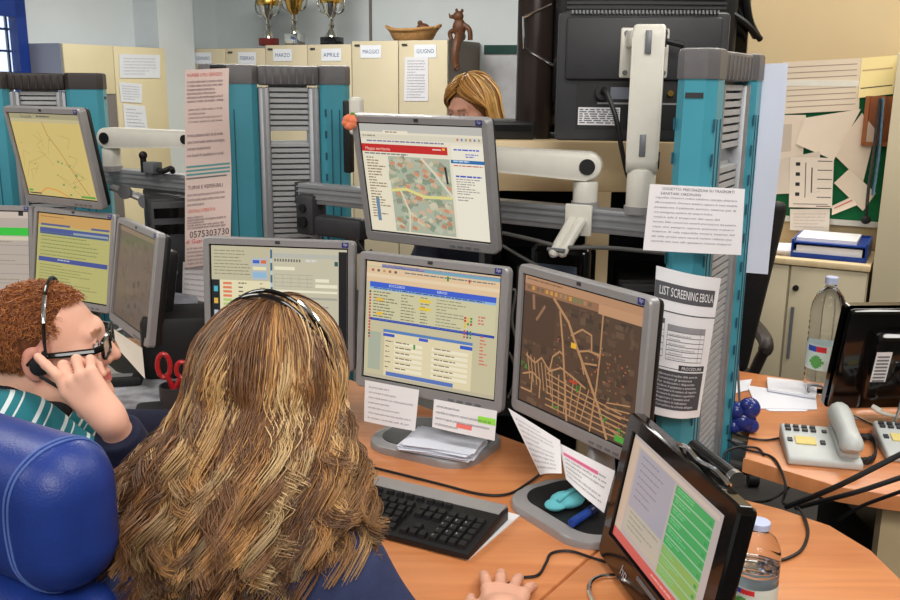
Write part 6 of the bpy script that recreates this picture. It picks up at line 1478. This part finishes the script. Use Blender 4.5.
ang = 2 * math.pi * fq[:, None] * (s[None] ** 1.25) + p1[:, None]
LB = WB.l(Ph.reshape(-1, 3)).reshape(Ph.shape); az = np.arctan2(LB[..., 0], -LB[..., 1] + .02)
A_ = amp[None] * rng.uniform(.5, 1.3, NC)[cid][:, None]
tg = np.stack([np.cos(az), np.sin(az), 0 * az], -1); rd = np.stack([np.sin(az), -np.cos(az), 0 * az], -1)
off = tg * (A_ * np.cos(ang))[..., None] + rd * (A_ * .55 * np.sin(ang) * hand_[:, None] + .30 * A_)[..., None]; off[..., 2] += A_ * .45 * np.sin(ang + 1)
Ph = Ph + off @ WB.M + (rng.normal(0, .0008, Ph.shape).cumsum(1) * .35)
PW = Ph
pal = np.array([lin(c) for c in ((214, 180, 128), (198, 154, 98), (228, 202, 154), (156, 116, 78), (124, 88, 58), (94, 66, 46), (176, 130, 82), (142, 118, 92), (70, 50, 38))])
pw = np.array([.07, .09, .04, .15, .21, .18, .10, .10, .06]); streak = rng.choice(len(pal), 34, p=np.array([.13, .13, .10, .13, .19, .17, .06, .04, .05])); cbin = ((cph + math.pi) / (2 * math.pi) * 33.99).astype(int)
cc = pal[np.where(rng.uniform(size=NC) < .68, streak[cbin], rng.choice(len(pal), NC, p=pw / pw.sum()))][cid]
tip = pal[rng.choice([3, 4, 5, 5, 6, 8, 5, 4, 1, 4, 8], NC)][cid]
mixk = np.clip((s - .35) / .5, 0, 1)[None, :, None] * rng.uniform(.35, 1, NC)[cid][:, None, None]
root_ = np.clip(1 - s / .12, 0, 1)[None, :, None] * .55
hc = cc[:, None] * (1 - mixk) + tip[:, None] * mixk; hc = hc * (1 - root_) + np.array(lin((104, 76, 52))) * root_
hc = np.clip(hc * np.array((.94, .85, .76)) * rng.uniform(.75, 1.2, n)[:, None, None], 0, 1)
rad = np.tile(.00085 * np.clip(1.15 - s ** 3 * .7, .2, 1), (n, 1))
strand_mesh('hair', PW, rad, hc, M['hair'], wroot, wo)
def hair_under(P):
    p = WF.l(P)
    d = ell(p, (0, -.018, .03), (.082, .097, .110))
    d = smax(d, -(ell(p, (0, .09, -.05), (.075, .075, .11))), .02)
    w = WB.l(P); q = np.stack([w[:, 0] / 1.5, w[:, 1], w[:, 2]], 1)
    return smin(d, cap(q, (-.004, -.045, .0), (-.010, -.115, -.105), .052, .066), .04) * .9
V, F = sdf_mesh(hair_under, Wh - .3, Wh + .25, .006); npmesh('hair_underlayer', V, F, mat('dark_brown_hair', (62, 42, 30), .6, 0, .25, 120), wroot, origin=wo)
# headset
hs = empty('headset', tuple(WF.w((0, 0, .02))), label='black double-band telephone headset on the curly-haired woman', cat='headset'); ho = Vector(hs.location)
def lw(p): return Vector([float(k) for k in WF.w(p)]) - ho
for dy, nm in ((-.040, 'band'), (-.058, 'band')):
    bm = B(); tube(bm, [lw((.103 * math.sin(a), dy + .006 * math.cos(a) + .055 * (1 - math.cos(a)), .016 + (.139 if dy > -.05 else .134) * math.cos(a))) for a in np.linspace(-1.6, 1.6, 40)], .0036, 8, .7); fin(nm, bm, M['gloss'], hs)
for sx in (-1, 1):
    bm = B(); cyl(bm, lw((sx * .083, .015, -.005)), lw((sx * .097, .015, -.005)), .024, n=20, bev=.006); fin('ear_pad', bm, M['rubber'], hs)
bm = B(); tube(bm, [lw((.103 * math.sin(a), -.040 + .006 * math.cos(a) + .055 * (1 - math.cos(a)), .0195 + .140 * math.cos(a))) for a in np.linspace(.42, .75, 8)], .0035, 8); fin('slider', bm, M['chrome'], hs)
bm = B(); tube(bm, [lw(p) for p in ((.094, .02, -.01), (.09, .06, -.045), (.06, .11, -.06))], .003, 8); fin('microphone', bm, M['rubber'], hs)
# ================= man with the headset
ear = np.array(PY(34, 366, 1.43)); mf = Vector((.96, .20, .05)).normalized()
MFr = Frame((0, 0, 0), mf, R(4), .93); Mc = ear - MFr.w((.080, -.012, .0)); MFr.c = Mc.astype(np.float32)
mroot = empty('person', (-.78, 1.48, 0), label='red-haired man with glasses and headset, finger at his ear, teal striped top', cat='person'); mo = Vector(mroot.location)
HW = np.array(PY(108, 417, 1.335)); kn = np.array(PY(88, 393, 1.350)); SM = .87
mfw = kn - HW; mt, mfv, md = axes(mfw, (-.22, -.93, .30))
if (mt[0] - mt[2] * .3) > 0: mt = -mt          # thumb to the lower left
def hl(px, py, y): q = np.array(PY(px, py, y)) - HW; return (float(q @ mt) / SM, float(q @ mfv) / SM, float(q @ md) / SM)
ix = [(.030, .086, .0), hl(58, 376, 1.36), hl(46, 365, 1.375), hl(38, 357, 1.385)]
chM = finger_chains([(0, 0, 0), (.42, 1.75, .9), (.5, 1.75, .9), (.6, 1.7, .9)], 1.5, [(.020, .018, -.010), (.040, .045, -.022), (.046, .070, -.036), (.042, .090, -.048)], {0: ix})
EL = np.array(PY(168, 520, 1.47), np.float32); SHR, SHL = A3(-.70, 1.39, .985), A3(-.93, 1.68, .98)
LWR = A3(-.60, 1.98, .785); t2, f2, d2 = axes((.8, .6, -.12), (0, 0, 1)); t2 = t2 if t2[0] - t2[1] > 0 else -t2
chL2 = finger_chains([(.25, .4, .3)] * 4)
def man_body(P):
    d = head_sdf(MFr.l(P)) * MFr.k; nb = A3(-.80, 1.51, .97)
    d = smin(d, cap(P, MFr.w((0, -.03, -.06)), nb, .056, .062), .03)
    d = smin(d, ell(P, (-.82, 1.53, .78), (.14, .14, .2)), .05)
    d = smin(d, cap(P, SHR, EL, .045, .040), .03); d = smin(d, cap(P, EL, HW - mfv * .006, .035, .0225), .02); d = smin(d, cap(P, SHL, (-.72, 1.86, .805), .045, .038), .03)
    d = smin(d, cap(P, (-.72, 1.86, .805), LWR, .036, .026), .02); d = smin(d, hand_sdf(P, LWR, t2, f2, d2, chL2, .98), .012)
    d = smin(d, hand_sdf(P, HW.astype(np.float32), mt, mfv, md, chM, SM), .012)
    return d
V, F = sdf_mesh(man_body, (-1.06, 1.26, .55), (-.40, 2.04, 1.27), .0036)
L = MFr.l(V); col = np.tile(linA(SKM), (len(V), 1)).astype(np.float64); hm = (L[:, 2] > -.12) & (np.linalg.norm(L, axis=1) < .16) & (np.abs(L[:, 0]) < .092)
sub = col[hm]; paint_head(sub, L[hm], (150, 92, 56), (196, 104, 98), SKM); col[hm] = sub
npmesh('body', V, F, M['skin'], mroot, col, origin=mo)
def man_arm(P): return smin(cap(P, SHR, EL - (EL - SHR) * .04, .066, .056), cap(P, SHL, (-.74, 1.85, .815), .062, .05), .02)
def man_tor(P):
    d = ell(P, (-.82, 1.53, .80), (.165, .165, .22)); d = smin(d, cap(P, SHR, SHL, .066), .06); d = smin(d, ell(P, (-.70, 1.43, .56), (.15, .15, .15)), .08); return d
def man_top(P):
    n = P * 26
    return smin(man_tor(P), man_arm(P), .04) + .002 * np.sin(n[:, 0] * 1.9 + n[:, 2]) * np.sin(n[:, 1] * 1.5 - n[:, 2])
V, F = sdf_mesh(man_top, (-1.12, 1.18, .42), (-.40, 1.98, 1.08), .006)
axm = (EL - SHR) / np.linalg.norm(EL - SHR); sa_ = (V - SHR) @ axm; da, dt = cap(V, SHR, EL, .066, .056), man_tor(V)
npmesh('striped_top', V, F, stripemat(), mroot, extra=sa_ + .3 * ((V - SHR) ** 2).sum(1), origin=mo)
HWB = HW - mfv * .006; CU = EL + (HWB - EL) * .90
def man_sleeve2(P): return cap(P, (-.72, 1.86, .812), A3(-.72, 1.86, .812) * .3 + LWR * .7, .05, .038)
V, F = sdf_mesh(man_sleeve2, (-.82, 1.76, .70), (-.5, 2.06, .95), .007); npmesh('navy_sleeve', V, F, mat('dark_navy_knit', (24, 28, 54), .85, 0, .15, 80), mroot, origin=mo)
def man_sleeve(P): return smax(smin(cap(P, EL, CU, .054, .037), cap(P, EL - (EL - SHR) * .10, EL, .05, .052), .02), (P - CU.astype(np.float32)) @ ((HWB - EL) / np.linalg.norm(HWB - EL)).astype(np.float32), .006)
V, F = sdf_mesh(man_sleeve, (-.82, 1.28, .70), (-.40, 2.06, 1.08), .005); npmesh('navy_sleeve', V, F, bpy.data.materials['dark_navy_knit'], mroot, origin=mo)
def man_collar(P):
    d = cap(P, (-.79, 1.52, 1.0), MFr.w((0, -.045, -.088)), .076, .060); d = smin(d, cap(P, (-.72, 1.46, 1.012), (-.67, 1.475, 1.015), .034, .03), .04); return d
V, F = sdf_mesh(man_collar, (-.95, 1.33, .86), (-.56, 1.64, 1.14), .006); npmesh('collar', V, F, mat('black_collar', (20, 20, 26), .85, 0, .1, 50), mroot, origin=mo)
def man_legs(P):
    d = ell(P, (-.70, 1.41, .51), (.15, .15, .10))
    for a, b, c in (((-.66, 1.40, .51), (-.62, 1.68, .50), (-.62, 1.74, .08)), ((-.78, 1.46, .51), (-.82, 1.84, .50), (-.82, 1.92, .08))):
        d = smin(d, cap(P, a, b, .09, .07), .04); d = smin(d, cap(P, b, c, .066, .048), .03); d = smin(d, cap(P, (c[0], c[1], .045), (c[0] + .06, c[1] + .13, .036), .044, .036), .02)
    return d
V, F = sdf_mesh(man_legs, (-1.14, 1.2, -.01), (-.45, 2.14, .68), .011); npmesh('trousers', V, F, mat('dark_denim', (36, 44, 66), .85, 0, .15, 90), mroot, origin=mo)
# hair: short auburn curls
n = 9500
th = np.arccos(1 - rng.uniform(0, 1, n) * (1 - math.cos(math.radians(118)))); ph = rng.uniform(-math.pi, math.pi, n)
fr_ = np.abs(ph); lim = np.where(fr_ > math.radians(118), math.radians(50), np.where(fr_ > math.radians(80), math.radians(80), math.radians(118)))
ok = th < lim; th, ph = th[ok], ph[ok]; n = len(th); K = 10
HR = np.array((.0785, .0995, .0915)); HCn = np.array((0, -.014, .032))
nr = np.stack([np.sin(th) * np.sin(ph), -np.sin(th) * np.cos(ph), np.cos(th)], -1)
rt = HCn + nr * HR; s = np.linspace(0, 1, K)
tz = np.stack([np.cos(th) * np.sin(ph), -np.cos(th) * np.cos(ph), -np.sin(th)], -1); tx = np.cross(nr, tz)
ln = rng.uniform(.007, .016, n)[:, None, None]; a = rng.uniform(0, 6.28, n)[:, None] + s[None] * rng.uniform(3.5, 7.5, n)[:, None]
dirv = (tz * rng.uniform(.1, .9, n)[:, None] + tx * rng.normal(0, .6, n)[:, None])
Pm = rt[:, None] + nr[:, None] * ln * (.25 + .75 * s[None, :, None] ** .8) * .62 + dirv[:, None] * ln * s[None, :, None] ** 1.2 * .8 + (tx[:, None] * np.cos(a)[..., None] + tz[:, None] * np.sin(a)[..., None]) * .0042 * s[None, :, None]
pal = np.array([lin(c) for c in ((164, 96, 48), (188, 116, 60), (132, 72, 36), (206, 136, 76), (108, 58, 32))]); hc = np.repeat(pal[rng.choice(5, n, p=[.32, .26, .22, .1, .1])][:, None], K, 1)
strand_mesh('hair', MFr.c + Pm @ MFr.M * MFr.k, np.tile(.0007 * (1.1 - .5 * s), (n, 1)), hc, M['hair'], mroot, mo)
def man_under(P):
    p = MFr.l(P); d = ell(p, (0, -.015, .033), (.080, .101, .093)); d = smax(d, -ell(p, (0, .10, -.05), (.1, .088, .128)), .012)
    d = smax(d, -(p[:, 2] + .045 - .45 * np.maximum(p[:, 1] + .03, 0)), .01); return smax(d, (p[:, 1] - (-.004 + .75 * (p[:, 2] - .03))) * .8, .01)
V, F = sdf_mesh(man_under, Mc - .15, Mc + .16, .004); npmesh('hair_underlayer', V, F, mat('auburn_hair', (110, 60, 30), .7, 0, .3, 140, .5, 300), mroot, origin=mo)
# glasses and headset of the man
gl = empty('glasses', tuple(MFr.w((0, .09, .012))), label='black rectangular glasses on the red-haired man', cat='glasses'); go = Vector(gl.location)
def ml_(p, o): return Vector([float(k) for k in MFr.w(p)]) - o
for sx in (-1, 1):
    bm = B(); q = rrect(.052, .034, .010, 4); pts = [ml_((sx * .033 + x * 1.0, .106 - .25 * abs(sx * .033 + x) ** 1 * .35, .008 + y), go) for x, y in q]; tube(bm, pts + [pts[0]], .0032, 6); f = fin('rim', bm, M['gloss'], gl)
    bm = B(); vs = [bm.verts.new(p) for p in pts]; bm.faces.new(vs); e = [bm.verts.new(p + Vector(mf) * .001) for p in pts]; bm.faces.new(e[::-1]); bridge(bm, vs, e); fin('lens', bm, M['pane'], f)
    bm = B(); tube(bm, [ml_(p, go) for p in ((sx * .060, .100, .014), (sx * .074, .088, .014), (sx * .082, .04, .016), (sx * .086, -.005, .018), (sx * .085, -.022, .004))], [.0055, .006, .0055, .0045, .003], 8, 1.0); fin('temple', bm, M['gloss'], gl)
bm = B(); tube(bm, [ml_(p, go) for p in ((-.008, .104, .012), (0, .107, .014), (.008, .104, .012))], .0026, 6); fin('bridge', bm, M['gloss'], gl)
hs = empty('headset', tuple(MFr.w((0, 0, .03))), label='slim black headset band with earpiece on the red-haired man', cat='headset'); ho = Vector(hs.location)
bm = B(); tube(bm, [ml_((.096 * math.sin(a), .014 + .004 * math.cos(a), .022 + .110 * math.cos(a)), ho) for a in np.linspace(-1.5, 1.62, 40)], .0042, 8, .7); fin('band', bm, M['gloss'], hs)
bm = B(); tube(bm, [ml_((.0975 * math.sin(a), .014 + .004 * math.cos(a), .022 + .112 * math.cos(a)), ho) for a in np.linspace(.55, 1.05, 12)], .0036, 8, .7); fin('slider', bm, M['chrome'], hs)
bm = B(); cyl(bm, ml_((.086, .0, .002), ho), ml_((.100, .0, .002), ho), .0155, n=20, bev=.005); tube(bm, [ml_(p, ho) for p in ((.099, .014, .03), (.101, .006, .012))], .005, 8); fin('ear_pad', bm, M['rubber'], hs)
bm = B(); tube(bm, [ml_(p, ho) for p in ((.101, .0, -.012), (.098, .03, -.04), (.082, .07, -.062))], .003, 8); fin('microphone', bm, M['rubber'], hs)
# ================= blonde woman at the back
Bc = np.array(PY(472, 112, 3.32)); bf = Vector((-.62, -.74, -.30)); BF = Frame(Bc, bf, 0, .93)
broot = empty('person', (Bc[0] + .05, 3.42, 0), label='blonde woman looking down, seen above the web page monitor', cat='person'); bo = Vector(broot.location)
def back_body(P):
    d = head_sdf(BF.l(P)) * BF.k; d = smin(d, cap(P, BF.w((0, -.03, -.06)), (Bc[0] + .04, 3.40, Bc[2] - .22), .05, .058), .03)
    d = smin(d, ell(P, (Bc[0] + .05, 3.42, Bc[2] - .42), (.16, .13, .2)), .06)
    return d
V, F = sdf_mesh(back_body, Bc - np.array((.2, .22, .62)), Bc + np.array((.26, .3, .15)), .005)
L = BF.l(V); col = np.tile(linA((214, 158, 134)), (len(V), 1)).astype(np.float64); hm = (L[:, 2] > -.12) & (np.linalg.norm(L, axis=1) < .16)
sub = col[hm]; paint_head(sub, L[hm], (120, 84, 50), (186, 92, 88), SKW); col[hm] = sub
npmesh('body', V, F, M['skin'], broot, col, origin=bo)
bx0, bz0 = float(Bc[0]) + .05, float(Bc[2])
def back_top(P):
    d = ell(P, (bx0, 3.42, bz0 - .46), (.185, .14, .24)); d = smin(d, ell(P, (bx0, 3.42, bz0 - .72), (.16, .13, .2)), .06)
    for s in (-1, 1):
        d = smin(d, cap(P, (bx0 + s * .15, 3.42, bz0 - .29), (bx0 + s * .22, 3.38, bz0 - .56), .06, .05), .05); d = smin(d, cap(P, (bx0 + s * .22, 3.38, bz0 - .56), (bx0 + s * .12 - .05, 3.2, bz0 - .62), .05, .04), .03)
    return d
V, F = sdf_mesh(back_top, (bx0 - .4, 3.1, bz0 - 1.0), (bx0 + .4, 3.7, bz0 - .15), .012); npmesh('dark_top', V, F, mat('dark_jacket', (40, 42, 56), .85, 0, .1, 60), broot, origin=bo)
def back_legs(P):
    d = None
    for s in (-1, 1):
        k = smin(cap(P, (bx0 + s * .08, 3.42, bz0 - .78), (bx0 + s * .09, 3.42, .08), .085, .045), cap(P, (bx0 + s * .09, 3.42, .045), (bx0 + s * .09 - .06, 3.30, .036), .044, .036), .02); d = k if d is None else smin(d, k, .03)
    return d
V, F = sdf_mesh(back_legs, (bx0 - .3, 3.2, -.01), (bx0 + .3, 3.6, bz0 - .68), .014); npmesh('trousers', V, F, M['chairblack'], broot, origin=bo)
n, K = 2200, 18; s = np.linspace(0, 1, K)
th = np.arccos(1 - rng.uniform(0, 1, n) * (1 - math.cos(math.radians(80)))); ph = rng.uniform(-math.pi, math.pi, n)
ok = ~((th > math.radians(52)) & (np.abs(ph) > math.radians(112))); th, ph = th[ok], ph[ok]; n = len(th)
lay = rng.uniform(0, .8, n)
BB = Frame(Bc, (-.62, -.74, 0)); Pb = hair_path(th, ph, lay, rng.uniform(-.5, .8, n), BF, BB, K, .62, drop=1.15)
cid = ((ph + math.pi) * 7).astype(int); w_ = rng.uniform(0, 6.28, 60)[cid]
Pb[..., 2] += .003 * np.sin(s[None] * 5 + w_[:, None]) * s[None]
pal = np.array([lin(c) for c in ((196, 140, 70), (222, 176, 104), (150, 98, 48), (110, 70, 38), (232, 196, 130))]); cc = pal[rng.choice(5, 60, p=[.3, .25, .2, .15, .1])][cid]
hc = np.repeat((cc * rng.uniform(.8, 1.15, n)[:, None])[:, None], K, 1)
strand_mesh('hair', Pb, np.tile(.0019 * (1.1 - .5 * s), (n, 1)), hc, M['hair'], broot, bo)
def back_under(P):
    p = BF.l(P); d = ell(p, (0, -.018, .03), (.083, .1, .098)); d = smax(d, -ell(p, (0, .10, -.045), (.085, .09, .118)), .015)
    return smin(d, cap(p, (0, -.06, 0), (0, -.1, -.11), .06, .06), .03)
V, F = sdf_mesh(back_under, Bc - .25, Bc + .25, .008); npmesh('hair_underlayer', V, F, mat('dark_blonde_hair', (120, 82, 44), .6, 0, .25, 120), broot, origin=bo)
